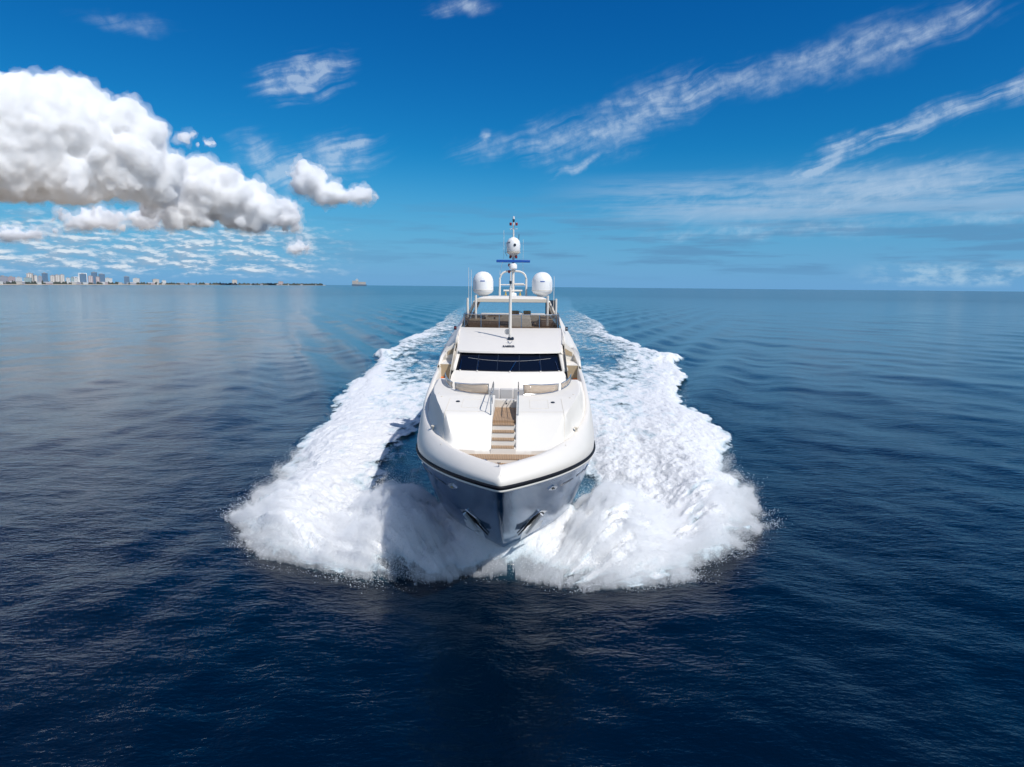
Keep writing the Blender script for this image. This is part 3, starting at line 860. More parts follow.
# seams of the sunken locker lids and the two deck lights
for sd in (-1, 1):
    P = [(sd * 2.32, s, zc(s, 2.32) + 0.004) for s in [3.75 + 0.12 * i for i in range(30)]]
    MB().tube(P, 0.010, 6).build('deck_seam', CREAM, yacht)
    MB().tube([(sd * (0.5 + 1.82 * i / 12.0), 5.42, zc(5.42, 0.5 + 1.82 * i / 12.0) + 0.003) for i in range(13)], 0.008, 6).build('deck_seam', CREAM, yacht)
    hq = [(1.0, 5.9), (1.0, 7.1), (1.75, 7.1), (1.75, 5.9)]
    MB().tube([(sd * a_, b_, zc(b_, a_) + 0.002) for a_, b_ in hq], 0.008, 6, closed=True).build('hatch_seam', CREAM, yacht)
    x = sd * 1.95
    MB().lathe([(0.085, 0), (0.085, 0.03), (0.05, 0.05)], (x, 6.7, zc(6.7, 1.95)), 14).build('deck_light', NAVY, yacht)
    for (xx, s_) in ((2.9, 8.1), (2.7, 7.4)):
        MB().lathe([(0.05, 0), (0.04, 0.02)], (sd * xx, s_, zc(s_, xx)), 10).build('filler_cap', CREAM, yacht)
    # mooring recess with its bollard
    MB().box(sd * 2.83 - 0.13, sd * 2.83 + 0.13, 5.35, 6.1, 5.25, 5.47).build('fairlead_box', WHITE, yacht, bevel=0.03)
    bo = MB().lathe([(0.09, 0), (0.05, 0.04), (0.05, 0.17), (0.10, 0.20), (0.09, 0.23)], (sd * 2.86, 5.75, 5.55), 14).build('bollard', CREAM, yacht, smooth=True)
# windlasses and cleats in the well
for sd in (-1, 1):
    wl = MB().lathe([(0.11, 0), (0.06, 0.05), (0.055, 0.13), (0.10, 0.17), (0.10, 0.22), (0.04, 0.25)], (sd * 0.62, 2.45, 5.01), 16).build('windlass', STEEL, yacht, smooth=True)
    MB().tube([(sd * 0.62, 2.45, 5.05), (sd * 0.5, 1.9, 5.03)], 0.03, 6).build('anchor_chain', STEEL, wl)
    MB().box(sd * 0.95 - 0.10, sd * 0.95 + 0.10, 2.55, 2.75, 5.01, 5.09).build('hatch', NAVY, yacht)
    MB().tube([(sd * 1.0, 2.8, 5.25), (sd * 1.12, 2.9, 5.25)], 0.025, 6).tube([(sd * 1.06, 2.85, 5.15), (sd * 1.06, 2.85, 5.25)], 0.02, 6).build('cleat', STEEL, yacht)
MB().tube([(-0.06, 0.62, 5.49), (-0.06, 0.62, 5.62)], 0.012, 6).tube([(-0.12, 0.62, 5.62), (0.0, 0.62, 5.62)], 0.014, 6).build('bow_light', NAVY, yacht)

# low screens with steel frames round the seat well, and the rails at the stairs
def rimp(s, dz=0.0, off=0.06):
    return (x_rim(s) + off, s - off * 0.6, zc(s, x_rim(s)) + dz)
def screen(sd, ss, h0, h1):
    n = len(ss)
    top = [(sd * rimp(s)[0], rimp(s)[1], rimp(s)[2] + h0 + (h1 - h0) * i / (n - 1)) for i, s in enumerate(ss)]
    bot = [(sd * rimp(s)[0], rimp(s)[1], rimp(s)[2] + 0.03) for s in ss]
    fr = MB().tube([bot[0], top[0]] + top[1:-1] + [top[-1], bot[-1]], 0.022, 8).tube(bot, 0.016, 6).build('screen_frame', STEEL, yacht, smooth=True)
    MB().grid([bot, top]).build('screen_panel', TANG, fr, smooth=True, solid=0.012, angle=80)
for sd in (-1, 1):
    screen(sd, [7.86, 7.95, 8.05, 8.15, 8.35, 8.6, 8.85, 9.1], 0.48, 0.33)
    screen(sd, [9.45, 9.8, 10.3, 10.9, 11.6, 12.3], 0.30, 0.34)
    r = MB().tube([(sd * 0.53, 5.15, 6.33), (sd * 0.53, 5.2, 7.12), (sd * 0.53, 5.35, 7.2), (sd * 0.53, 7.7, 7.28), (sd * 0.53, 7.82, 7.2), (sd * 0.53, 7.82, 6.66)], 0.022, 8)
    r.tube([(sd * 0.53, 5.2, 6.78), (sd * 0.53, 7.82, 6.98)], 0.014, 6).tube([(sd * 0.53, 6.5, 6.5), (sd * 0.53, 6.5, 7.24)], 0.016, 6)
    r.build('stair_rail', STEEL, yacht, smooth=True)

# seat well
MB().box(-2.2, 2.2, 8.4, 15.0, 5.5, 5.75).build('seat_well_floor', TEAK, yacht)
for k in range(3):
    x0 = -0.9 + 0.6 * k
    MB().box(x0 + 0.01, x0 + 0.59, 8.75, 8.98, 6.05, 6.83).build('backrest_cushion', GREYC, yacht, bevel=0.04)
MB().box(-0.9, 0.9, 8.98, 9.6, 5.7, 6.2).build('seat_base', GREYC, yacht, bevel=0.04)
for sd in (-1, 1):
    MB().box(min(sd * 0.95, sd * 2.3), max(sd * 0.95, sd * 2.3), 9.6, 10.3, 5.7, 6.45).build('side_bench', TAN, yacht, bevel=0.05)

# ---------------------------------------------------------------- pilothouse
def bow_curve(x, w): return 0.45 * (x / w) ** 2
NX = 25
def row(w, s, z, zbend=0.0, cr=1.0):
    out = []
    for j in range(NX):
        x = -w + 2 * w * j / (NX - 1)
        out.append((x, s + cr * bow_curve(x, w), z + zbend * (x / w) ** 2))
    return out
# lower white front
MB().grid([row(3.12, 12.9, 5.7), row(3.08, 13.3, 6.2), row(2.98, 13.75, 6.72), row(2.90, 14.0, 6.88), row(2.86, 14.12, 6.93)]).build('lower_front', WHITE, yacht, smooth=True, angle=60)
# raked window band
gl0, gl1 = row(2.74, 14.14, 6.94), row(2.60, 15.25, 7.73)
MB().grid([gl0, gl1]).build('windscreen', GLASS, yacht)
def on_glass(x, t, out=0.03):
    a = (x * 2.74, 14.14 + bow_curve(x, 1), 6.94); c = (x * 2.60, 15.25 + bow_curve(x, 1), 7.73)
    p = [a[k] + (c[k] - a[k]) * t for k in range(3)]
    return (p[0], p[1] - out * 0.6, p[2] + out * 0.8)
fr = MB()
fr.tube([on_glass(x / 12.0, 1.0, 0.02) for x in range(-12, 13)], 0.045, 6)
fr.tube([on_glass(x / 12.0, 0.0, 0.015) for x in range(-12, 13)], 0.03, 6)
for sd in (-1, 1): fr.tube([on_glass(sd, 0), on_glass(sd, 1)], 0.045, 6)
fr.build('windscreen_frame', BLACK, yacht, smooth=True)
for x in (-0.62, -0.225, 0.20, 0.62):
    MB().tube([on_glass(x, 0.02, 0.01), on_glass(x, 0.98, 0.01)], 0.018, 6).build('window_bar', NAVY, yacht)
# white headliner edge seen through the glass and the wipers
MB().tube([on_glass(x / 12.0, 0.80 - 0.22 * (1 - (x / 12.0) ** 2), 0.012) for x in range(-10, 11)], 0.008, 6).build('blind_edge', GREYC, yacht)
for x, dx in ((-0.93, -0.02), (-0.60, 0.0), (0.02, 0.12), (0.60, 0.0), (0.95, -0.03)):
    wp = MB().tube([on_glass(x, -0.03, 0.05), on_glass(x + dx, 0.55, 0.05)], 0.013, 6).build('wiper', STEEL, yacht)
    MB().lathe([(0.05, 0), (0.04, 0.05)], on_glass(x, -0.05, 0.03), 10).build('wiper_motor', WHITE, wp)
# white corner posts
for sd in (-1, 1):
    P = []
    for t in (-0.05, 0.35, 0.7, 1.05):
        a = on_glass(sd * 1.02, t, 0.0); P.append([(a[0] - sd * 0.02, a[1] - 0.02, a[2]), (a[0] + sd * 0.16, a[1] + 0.02, a[2]), (a[0] + sd * 0.34, a[1] + 0.5, a[2]), (a[0] + sd * 0.36, a[1] + 1.6, a[2])])
    MB().grid(P).build('corner_post', WHITE, yacht, smooth=True, solid=0.03)
# brow over the windows, sloping back up to the upper deck
MB().grid([row(2.64, 15.32, 7.71), row(2.70, 15.12, 7.78), row(2.76, 15.16, 7.87), row(2.86, 15.9, 8.07), row(2.95, 17.2, 8.36), row(3.04, 18.9, 8.66), row(3.05, 19.9, 8.80), row(3.05, 20.25, 8.82, cr=1.0), row(3.05, 20.3, 8.60)]).build('brow', WHITE, yacht, smooth=True, angle=50)
for sd in (-1, 1):
    # cabin side
    MB().grid([[(sd * 3.12, 13.35, 5.6), (sd * 3.12, 38, 5.6)], [(sd * 3.05, 14.0, 6.8), (sd * 3.05, 38, 6.8)], [(sd * 3.0, 15.5, 7.8), (sd * 3.0, 38, 7.8)], [(sd * 3.04, 18.0, 8.5), (sd * 3.04, 38, 8.5)], [(sd * 3.04, 20.3, 8.75), (sd * 3.04, 38, 8.75)]]).build('cabin_side', WHITE, yacht)
    # tan bulkheads closing the side decks, the lower with an angled outer leaf
    bk = MB().plate([(sd * 3.05, 15.2, 5.7), (sd * 3.72, 15.2, 5.7), (sd * 3.72, 15.2, 7.16), (sd * 3.02, 15.2, 7.16)], (0, 0.06, 0)).build('side_deck_bulkhead', TAN, yacht)
    MB().plate([(sd * 3.66, 13.3, 5.9), (sd * 3.66, 15.19, 5.9), (sd * 3.66, 15.19, 7.12), (sd * 3.66, 13.3, 6.62)], (sd * 0.04, 0, 0)).build('bulkhead_leaf', CREAM, bk)
    # recessed upper side deck: ledge, shaded wall with a tan panel, outer white sill
    MB().grid([[(sd * 3.0, 15.22, 7.17), (sd * 3.72, 15.22, 7.17)], [(sd * 3.0, 17.2, 7.17), (sd * 3.72, 17.2, 7.2)]]).build('side_ledge', WHITE2, yacht, solid=0.03)
    ub = MB().plate([(sd * 2.85, 17.2, 7.1), (sd * 3.75, 17.2, 7.1), (sd * 3.55, 17.2, 7.8), (sd * 3.2, 17.2, 8.1), (sd * 2.85, 17.2, 8.3)], (0, 0.06, 0)).build('upper_bulkhead', WHITE, yacht)
    MB().plate([(sd * 2.9, 17.17, 7.62), (sd * 3.5, 17.17, 7.45), (sd * 3.5, 17.17, 7.66), (sd * 2.9, 17.17, 8.0)], (0, 0.02, 0)).build('tan_inset', TAN, ub)
    MB().grid([[(sd * 3.70, 14.9, 6.4), (sd * 3.70, 15.0, 7.16), (sd * 3.73, 15.0, 7.18), (sd * 3.82, 15.02, 7.05), (sd * 3.84, 15.04, 6.4)],
               [(sd * 3.66, 16.5, 6.6), (sd * 3.66, 16.6, 7.42), (sd * 3.80, 16.6, 7.46), (sd * 3.92, 16.7, 7.28), (sd * 3.94, 16.8, 6.6)],
               [(sd * 3.5, 18.0, 6.8), (sd * 3.46, 18.1, 7.85), (sd * 3.66, 18.2, 7.86), (sd * 3.96, 18.4, 7.55), (sd * 4.02, 18.5, 6.8)]]).build('side_sill', WHITE, yacht, smooth=True, solid=0.02)
    MB().grid([[(sd * 2.90, 16.6, 8.22), (sd * 3.02, 18.6, 8.62), (sd * 3.04, 20.4, 8.84), (sd * 2.99, 21.8, 9.22), (sd * 2.98, 23.0, 9.36), (sd * 2.98, 31, 9.36)],
               [(sd * 3.10, 17.3, 7.95), (sd * 3.22, 18.9, 8.30), (sd * 3.24, 20.5, 8.62), (sd * 3.12, 21.8, 9.05), (sd * 3.02, 23.0, 9.36), (sd * 3.02, 31, 9.38)],
               [(sd * 3.62, 18.0, 7.62), (sd * 3.62, 19.2, 7.98), (sd * 3.46, 20.6, 8.46), (sd * 3.24, 21.8, 8.95), (sd * 3.06, 23.0, 9.37), (sd * 3.06, 31, 9.38)],
               [(sd * 4.02, 18.5, 7.45), (sd * 3.86, 19.6, 7.85), (sd * 3.62, 20.8, 8.38), (sd * 3.32, 22.0, 8.90), (sd * 3.10, 23.1, 9.34), (sd * 3.10, 31, 9.36)],
               [(sd * 4.05, 20.0, 7.40), (sd * 4.0, 21.0, 7.50), (sd * 3.85, 22.3, 7.8), (sd * 3.6, 23.6, 8.3), (sd * 3.5, 25, 8.5), (sd * 3.5, 31, 8.5)]]).build('upper_wing', WHITE, yacht, smooth=True, angle=60, solid=0.03)
    nv = MB().box(sd * 3.33 - 0.08, sd * 3.33 + 0.08, 19.9, 20.1, 8.70, 8.94).build('navigation_light', NAVY, yacht, bevel=0.02)
    MB().lathe([(0.05, 0), (0.06, 0.03), (0.05, 0.08)], (sd * 3.33, 19.86, 8.80), 10).build('lamp', RED if sd < 0 else CLEAR, nv)
    R0 = 0.17
    MB().tube([(sd * 3.55 + R0 * math.cos(t * math.pi / 8), 15.1, 6.28 + R0 * math.sin(t * math.pi / 8)) for t in range(16)], 0.06, 8, closed=True).build('life_ring', ORANGE, yacht, smooth=True)
for sd in (-1, 1): MB().box(min(sd * 2.9, sd * 3.72), max(sd * 2.9, sd * 3.72), 12.6, 15.2, 5.6, 5.7).build('side_deck', TEAK, yacht)
MB().box(-3.6, 3.6, 17.3, 39.0, 7.0, 7.14).build('main_deck_top', WHITE2, yacht)
MB().box(-3.0, 3.0, 20.5, 38.0, 8.62, 8.74).build('flybridge_deck', TEAK, yacht)
MB().box(-3.95, 3.95, 32, 39.3, 5.0, 5.1).build('aft_deck', TEAK, yacht)

# maker's lettering on the brow, the searchlight and lamps at the foot of the fore pole
fc = bpy.data.curves.new('lettering', 'FONT'); fc.body = 'SUNSEEKER'; fc.size = 0.17; fc.extrude = 0.012; fc.align_x = 'CENTER'; fc.offset = 0.006
fo = bpy.data.objects.new('t', fc); SC.collection.objects.link(fo)
bpy.context.view_layer.update()
tm = bpy.data.meshes.new_from_object(fo.evaluated_get(bpy.context.evaluated_depsgraph_get()))
bpy.data.objects.remove(fo); tm.materials.clear(); tm.materials.append(NAVY)
lo = link(bpy.data.objects.new('lettering', tm), yacht); tm.name = 'lettering'
lo.location = (-0.05, 15.78, 8.07); lo.rotation_euler = (math.radians(28), 0, 0); lo.scale = (0.72, 1.25, 1)

# cheeks closing the brow against the cabin sides
for sd in (-1, 1):
    E_ = [(2.64, 15.78, 7.71), (2.76, 15.62, 7.87), (2.86, 16.35, 8.07), (2.95, 17.65, 8.36), (3.03, 19.35, 8.66), (3.04, 20.7, 8.8)]
    MB().grid([[(sd * (x - 0.01), s, z - 0.01) for x, s, z in E_], [(sd * (x + 0.10), s + 0.05, min(z - 0.2, 7.75)) for x, s, z in E_], [(sd * 3.06, s + 0.1, 6.9) for x, s, z in E_]]).build('brow_cheek', WHITE, yacht, smooth=True, solid=0.02)

# fore pole
fp = MB().tube([(0, 17.3, 8.25), (0, 17.3, 10.2), (0, 17.3, 11.2), (0, 17.3, 11.22), (0, 17.3, 12.1)], [0.085, 0.085, 0.07, 0.045, 0.03], 12).build('fore_pole', WHITE, yacht, smooth=True)
MB().lathe([(0.14, 0), (0.14, 0.05), (0.09, 0.10)], (0, 17.3, 8.33), 16).build('pole_foot', WHITE, fp, smooth=True)
for x in (-0.05, 0.13):
    MB().lathe([(0.085, 0), (0.10, 0.06), (0.085, 0.15), (0.04, 0.17)], (x, 17.05, 8.42), 14, 'y').build('floodlight', NAVY, fp, smooth=True)
MB().lathe([(0.03, 0), (0.16, 0.02), (0.16, 0.06), (0.04, 0.10)], (-0.16, 17.4, 8.78), 18, 'y').build('horn', CLEAR, fp, smooth=True)
MB().tube([(-0.05, 16.7, 8.25), (-0.12, 16.6, 8.3), (0.02, 16.3, 8.21), (0.12, 16.6, 8.3)], 0.02, 6).build('pole_bracket', STEEL, fp, smooth=True)
MB().lathe([(0.07, 0), (0.07, 0.16)], (0, 17.2, 11.45), 10).build('steaming_light', NAVY, fp)

# ---------------------------------------------------------------- flybridge
path = [(-3.02, 27.0)] + [(-3.0, 22.5), (-2.98, 21.6), (-2.9, 20.95)] + [(-2.8 + 5.6 * i / 16.0, 20.55 + 0.42 * ((-2.8 + 5.6 * i / 16.0) / 2.8) ** 2) for i in range(17)] + [(2.9, 20.95), (2.98, 21.6), (3.0, 22.5), (3.02, 27.0)]
fs = MB().grid([[(x, s, 8.80) for x, s in path], [(x * 1.005, s + 0.12, 9.60) for x, s in path]]).build('flybridge_screen', TINT, yacht, smooth=True, solid=0.012)
MB().tube([(x * 1.005, s + 0.12, 9.61) for x, s in path], 0.024, 8).build('screen_rail', STEEL, fs, smooth=True)
for x in (-2.85, -1.83, -0.72, 0.62, 1.72, 2.85):
    s = 20.53 + 0.42 * (x / 2.8) ** 2
    MB().tube([(x, s, 8.8), (x * 1.005, s + 0.12, 9.6)], 0.022, 6).build('screen_post', STEEL, fs)
# helm console, seats and table behind the screen
hc = MB().hexa([(-0.2, 22.4, 8.74), (1.3, 22.4, 8.74), (1.3, 23.3, 8.74), (-0.2, 23.3, 8.74), (-0.1, 22.55, 9.35), (1.2, 22.55, 9.35), (1.2, 23.2, 9.5), (-0.1, 23.2, 9.5)]).build('helm_console', CREAM, yacht, bevel=0.05)
MB().tube([(0.5 + 0.2 * math.cos(t * math.pi / 8), 23.35, 9.5 + 0.2 * math.sin(t * math.pi / 8)) for t in range(16)], 0.02, 6, closed=True).build('steering_wheel', BLACK, hc)
for x in (0.22, 1.0):
    ch = MB().box(x - 0.27, x + 0.27, 24.0, 24.55, 9.1, 9.25).box(x - 0.25, x + 0.25, 24.5, 24.65, 9.2, 9.72).build('helm_seat', TAN, yacht, bevel=0.05)
    MB().tube([(x, 24.3, 8.74), (x, 24.3, 9.1)], 0.05, 8).build('pedestal', STEEL, ch)
for x0, x1, s0, s1 in ((-2.7, -1.9, 22, 28), (-2.7, -0.8, 21.4, 22.1), (1.7, 2.7, 23.0, 24.4), (1.9, 2.7, 24.6, 28)):
    sf = MB().box(x0, x1, s0, s1, 8.74, 9.13).build('sofa', BROWNU, yacht, bevel=0.05)
    MB().box(x0 + 0.04, x1 - 0.04, s0 + 0.04, s1 - 0.04, 9.132, 9.25).build('cushion', TAN, sf, bevel=0.05)
tb = MB().box(-1.6, -0.7, 23.5, 25.5, 9.32, 9.38).build('table_top', TEAK, yacht, bevel=0.02)
MB().tube([(-1.15, 24.5, 8.74), (-1.15, 24.5, 9.32)], 0.06, 10).build('table_leg', STEEL, tb)
MB().box(-2.4, 2.4, 30, 31.2, 8.74, 9.3).build('bar_cabinet', CREAM, yacht, bevel=0.04)

# hardtop on its legs
HX = 2.50
G = []
for i in range(13):
    t = i / 12.0; s = 23.2 + 5.8 * t
    e = min(1, math.sqrt(max(0, 1 - (1 - min(t, 1 - t) / 0.12) ** 2)) if min(t, 1 - t) < 0.12 else 1)
    G.append([(HX * (j - 12) / 12.0, s, 10.36 + 0.30 * e * max(0.0, 1 - abs((j - 12) / 12.0) ** 10) - 0.03 * ((j - 12) / 12.0) ** 2) for j in range(25)])
B_ = [[(p[0], p[1], 10.30 - 0.02 * (i > 0) * (i < 12)) for p in row_] for i, row_ in enumerate(G)]
mb = MB().grid(G); mb.grid(B_)
for a, c in ((G[0], B_[0]), (G[-1], B_[-1])): mb.grid([a, c])
mb.grid([[r_[0] for r_ in G], [r_[0] for r_ in B_]]); mb.grid([[r_[-1] for r_ in G], [r_[-1] for r_ in B_]])
ht = mb.build('hardtop', WHITE, yacht, smooth=True, angle=50, weld=True)
MB().box(-HX + 0.15, HX - 0.15, 23.16, 23.22, 10.30, 10.52).build('hardtop_fascia', CREAM, ht, bevel=0.01)
for sd in (-1, 1):
    MB().tube([(sd * 2.28, 22.6, 8.85), (sd * 2.28, 22.6, 10.75)], 0.075, 10).build('hardtop_post', WHITE, ht, smooth=True)
    MB().plate([(sd * 2.45, 23.6, 10.4), (sd * 2.45, 24.9, 10.4), (sd * 3.05, 25.4, 9.2), (sd * 3.05, 23.6, 9.2)], (-sd * 0.16, 0, 0.05)).build('hardtop_leg', WHITE, ht, bevel=0.03)
    MB().plate([(sd * 2.4, 27.6, 10.4), (sd * 2.4, 28.9, 10.4), (sd * 3.05, 30.2, 9.0), (sd * 3.05, 28.6, 9.0)], (-sd * 0.16, 0, 0.05)).build('hardtop_leg', WHITE, ht, bevel=0.03)
    MB().tube([(sd * 2.85, 23.3, 9.3), (sd * 2.85, 23.3, 10.55)], 0.07, 10).build('light_pole', WHITE, yacht, smooth=True)
MB().box(2.35, 3.05, 28.6, 28.66, 9.3, 10.35).build('dark_awning', NAVY, yacht)

# satellite domes
for sd in (-1, 1):
    dm = MB().lathe([(0.30, 10.62), (0.34, 10.72), (0.60, 10.86), (0.69, 10.98), (0.70, 11.05), (0.70, 11.60), (0.68, 11.78), (0.61, 11.96), (0.50, 12.11), (0.34, 12.23), (0.16, 12.29), (0.01, 12.30)], (sd * 2.02, 26.2, 0), 36).build('satellite_dome', DOME, yacht, smooth=True, angle=60)
    MB().lathe([(0.705, 11.03), (0.712, 11.05), (0.705, 11.07)], (sd * 2.02, 26.2, 0), 36).build('dome_seam', CREAM, dm)
    MB().grid([[(sd * 2.02 + 0.707 * math.sin(a), 26.2 - 0.707 * math.cos(a), z) for a in (-0.22, -0.1, 0.0, 0.1, 0.22)] for z in (11.62, 11.68)]).build('dome_lettering', BLUE, dm)

# mast: arch, column, radar, small dome, lamps
ms = empty('mast', (0.02, 27.0, -0.08), 0, yacht)
MB().tube([(-0.92, 0, 10.6), (-0.92, 0, 11.9), (-0.85, 0, 12.15), (-0.70, 0, 12.32), (-0.45, 0, 12.42), (0, 0, 12.45), (0.45, 0, 12.42), (0.70, 0, 12.32), (0.85, 0, 12.15), (0.92, 0, 11.9), (0.92, 0, 10.6)], 0.07, 10).build('arch', WHITE, ms, smooth=True)
MB().tube([(-0.92, 0, 11.5), (0.92, 0, 11.5)], 0.04, 8).tube([(-0.65, -0.3, 11.1), (0.65, -0.3, 11.1)], 0.06, 8).build('crossbar', WHITE, ms, smooth=True)
for x in (-0.5, 0.5):
    MB().lathe([(0.03, 0), (0.04, -0.12), (0.09, -0.28)], (x, -0.3, 11.05), 12).build('horn', YEL, ms, smooth=True)
MB().tube([(0, 0, 10.6), (0, 0, 12.6), (0, 0, 13.6)], [0.10, 0.09, 0.08], 12).build('mast_column', WHITE, ms, smooth=True)
MB().box(0.05, 0.75, -0.1, 0.3, 11.50, 11.62).build('lamp_tray', WHITE, ms, bevel=0.02)
MB().box(-0.25, 0.25, -0.35, 0.05, 10.62, 10.95).build('mast_foot', DOME, ms, bevel=0.08)
rd = MB().lathe([(0.22, 12.55), (0.27, 12.62), (0.27, 12.85), (0.20, 12.95)], (0, -0.2, 0), 20).build('radar_gearbox', DOME, ms, smooth=True)
MB().box(-1.16, 1.16, -0.33, -0.13, 13.02, 13.20).build('radar_bar', BLUE, rd, bevel=0.03)
MB().lathe([(0.42, 13.72), (0.47, 13.80), (0.48, 14.25), (0.42, 14.50), (0.28, 14.66), (0.10, 14.74), (0.01, 14.75)], (0, 0, 0), 28).build('small_dome', DOME, ms, smooth=True, angle=60)
MB().lathe([(0.10, 13.4), (0.42, 13.66), (0.50, 13.69), (0.50, 13.72)], (0, 0, 0), 24).build('dome_plate', CREAM, ms)
MB().tube([(-0.42, -0.2, 13.45), (-0.56, -0.2, 13.7), (-0.50, -0.2, 14.35), (-0.2, -0.45, 14.4)], 0.025, 6).build('dome_guard', STEEL, ms, smooth=True)
MB().lathe([(0.07, -0.06), (0.10, 0.0), (0.07, 0.06)], (0.1, -0.46, 14.2), 12, 'y').build('camera', NAVY, ms)
MB().tube([(0, 0, 14.7), (0, 0, 15.85)], 0.05, 8).tube([(-0.28, 0, 15.3), (0.28, 0, 15.3)], 0.02, 6).build('topmast', WHITE, ms)
for x, z in ((-0.20, 15.52), (0.20, 15.52), (-0.20, 13.30), (0.20, 13.30), (-0.27, 12.75), (-0.27, 12.3)):
    MB().lathe([(0.07, z), (0.085, z + 0.03), (0.085, z + 0.17), (0.07, z + 0.20)], (x, -0.12, 0), 12).build('lamp', RED, ms)
MB().lathe([(0.08, 15.78), (0.08, 15.95)], (0, 0, 0), 12).build('black_lamp', NAVY, ms)
MB().lathe([(0.06, 15.95), (0.075, 16.0), (0.05, 16.15)], (0, 0, 0), 12).build('masthead_light', DOME, ms, smooth=True)
MB().tube([(-0.66, 0, 13.4), (-0.66, 0, 15.2)], 0.012, 5).tube([(-0.95, 0, 12.2), (-0.66, 0, 13.4)], 0.01, 5).build('whip_aerial', WHITE, ms)
MB().tube([(0.68, 0, 12.4), (0.68, 0, 14.6)], 0.008, 5).build('whip_aerial', WHITE, ms)
MB().tube([(0.35, 0, 14.3), (0.38, 0, 14.95)], 0.02, 5).build('gps_aerial', NAVY, ms)
for x, z1 in ((-2.95, 12.55), (-2.78, 12.4), (2.80, 12.0)):
    MB().tube([(x, 25.5, 9.4), (x, 25.5, z1)], [0.02, 0.012], 5).build('whip_aerial', WHITE, yacht)

# ---------------------------------------------------------------- fittings on the hull: anchors in their pockets, fairleads, vents
def on_hull(sd, s, z, out=0.0):
    w0 = hull_half(s, z)
    ds = (hull_half(s + 0.05, z) - hull_half(s - 0.05, z)) / 0.1; dz = (hull_half(s, z + 0.05) - hull_half(s, z - 0.05)) / 0.1
    n = Vector((1, -ds, -dz)).normalized()
    return Vector((sd * (w0 + n.x * out), s + n.y * out, z + n.z * out))
def patch(sd, pts, out, th, name, mat, parent):
    P = [on_hull(sd, s, z, out) for s, z in pts]; Q = [on_hull(sd, s, z, out + th) for s, z in pts]
    n = len(P); F = [tuple(range(n)), tuple(range(2 * n - 1, n - 1, -1))] + [(i, (i + 1) % n, n + (i + 1) % n, n + i) for i in range(n)]
    return MB().add(P + Q, F).build(name, mat, parent, bevel=0)
for sd in (-1, 1):
    pk = patch(sd, [(4.75, 2.66), (4.15, 2.86), (4.02, 2.55), (4.75, 1.75), (4.95, 1.85)], 0.0, 0.02, 'anchor_pocket', STEEL, yacht)
    patch(sd, [(4.66, 2.60), (4.36, 2.70), (4.55, 2.20)], 0.022, 0.02, 'pocket_opening', BLACK, pk)
    patch(sd, [(4.22, 2.72), (4.10, 2.68), (4.42, 2.12), (4.50, 2.20)], 0.022, 0.02, 'pocket_opening', BLACK, pk)
    patch(sd, [(4.50, 1.98), (4.66, 1.70), (4.30, 2.28)], 0.022, 0.05, 'pocket_opening', BLACK, pk)
    an = MB().tube([on_hull(sd, 4.30, 2.72, 0.10), on_hull(sd, 4.62, 1.92, 0.18)], 0.075, 8)
    a0 = on_hull(sd, 4.70, 1.80, 0.12); a1 = on_hull(sd, 4.22, 2.08, 0.20); a2 = on_hull(sd, 5.15, 2.0, 0.20); a3 = on_hull(sd, 4.45, 2.36, 0.14); a4 = on_hull(sd, 4.82, 2.36, 0.14); a5 = on_hull(sd, 4.70, 1.66, 0.24)
    an.add([a0, a1, a2, a3, a4, a5], [(5, 1, 3), (5, 3, 4), (5, 4, 2), (0, 3, 1), (0, 4, 3), (0, 2, 4), (5, 0, 1), (5, 2, 0)])
    an.build('anchor', GALV, yacht)
    f1 = patch(sd, [(3.02, 4.18), (2.85, 4.22), (2.80, 4.10), (3.15, 3.98), (3.45, 3.93), (3.42, 4.04)], 0.0, 0.04, 'fairlead', STEEL, yacht)
    patch(sd, [(3.06, 4.12), (2.95, 4.13), (3.10, 4.03), (3.28, 4.02)], 0.042, 0.01, 'fairlead_mouth', YEL if sd < 0 else BLACK, f1)
    patch(sd, [(3.75, 3.94), (4.5, 3.92), (4.75, 3.97), (4.5, 4.0), (3.85, 4.02)], 0.0, 0.015, 'vent_slot', NAVY, yacht)
    patch(sd, [(5.05, 3.95), (6.0, 3.90), (6.15, 3.96), (5.9, 4.0), (5.1, 4.03)], 0.0, 0.015, 'vent_slot', NAVY, yacht)
    patch(sd, [(6.5, 4.02), (6.4, 3.85), (6.75, 3.72), (6.9, 3.85), (6.8, 4.0)], 0.0, 0.03, 'fairlead', STEEL, yacht)
# ---------------------------------------------------------------- the far shore: land, beach, woods, towers
def polar(a, r, z=0.0):
    return (math.sin(math.radians(a)) * r, math.cos(math.radians(a)) * r, z)
def shore_r(a):
    return float(np.interp(a, [-75, -37, -27.4, -17, -14.2, -13], [2100, 2990, 4850, 9400, 13500, 16000]))
m, N, b, o = new_mat('sand'); b.inputs['Base Color'].default_value = (0.48, 0.40, 0.31, 1); b.inputs['Roughness'].default_value = 0.9; SAND = m
m, N, b, o = new_mat('far_foliage'); geo = N.n('ShaderNodeNewGeometry')
N.put(b.inputs['Base Color'], N.mixc(N.noise(geo.outputs['Position'], 0.03, 4.0), (0.035, 0.055, 0.045, 1), (0.085, 0.10, 0.085, 1))); b.inputs['Roughness'].default_value = 0.9; WOOD = m
aa = np.linspace(-72, -15.2, 420)
rb = MB(); G = []
for a in aa:
    r = shore_r(a) * (1 + 0.004 * math.sin(a * 3.1) + 0.002 * math.sin(a * 9.7))
    G.append([polar(a, r - 6, -1), polar(a, r, 0.5), polar(a, r + 45, 2.6), polar(a, r + 400, 3.0), polar(a, r * 1.9, 3.0), polar(a, r * 1.9 + 20, -1)])
bh = MB().grid(G).build('beach_land', SAND); bh['kind'] = 'structure'
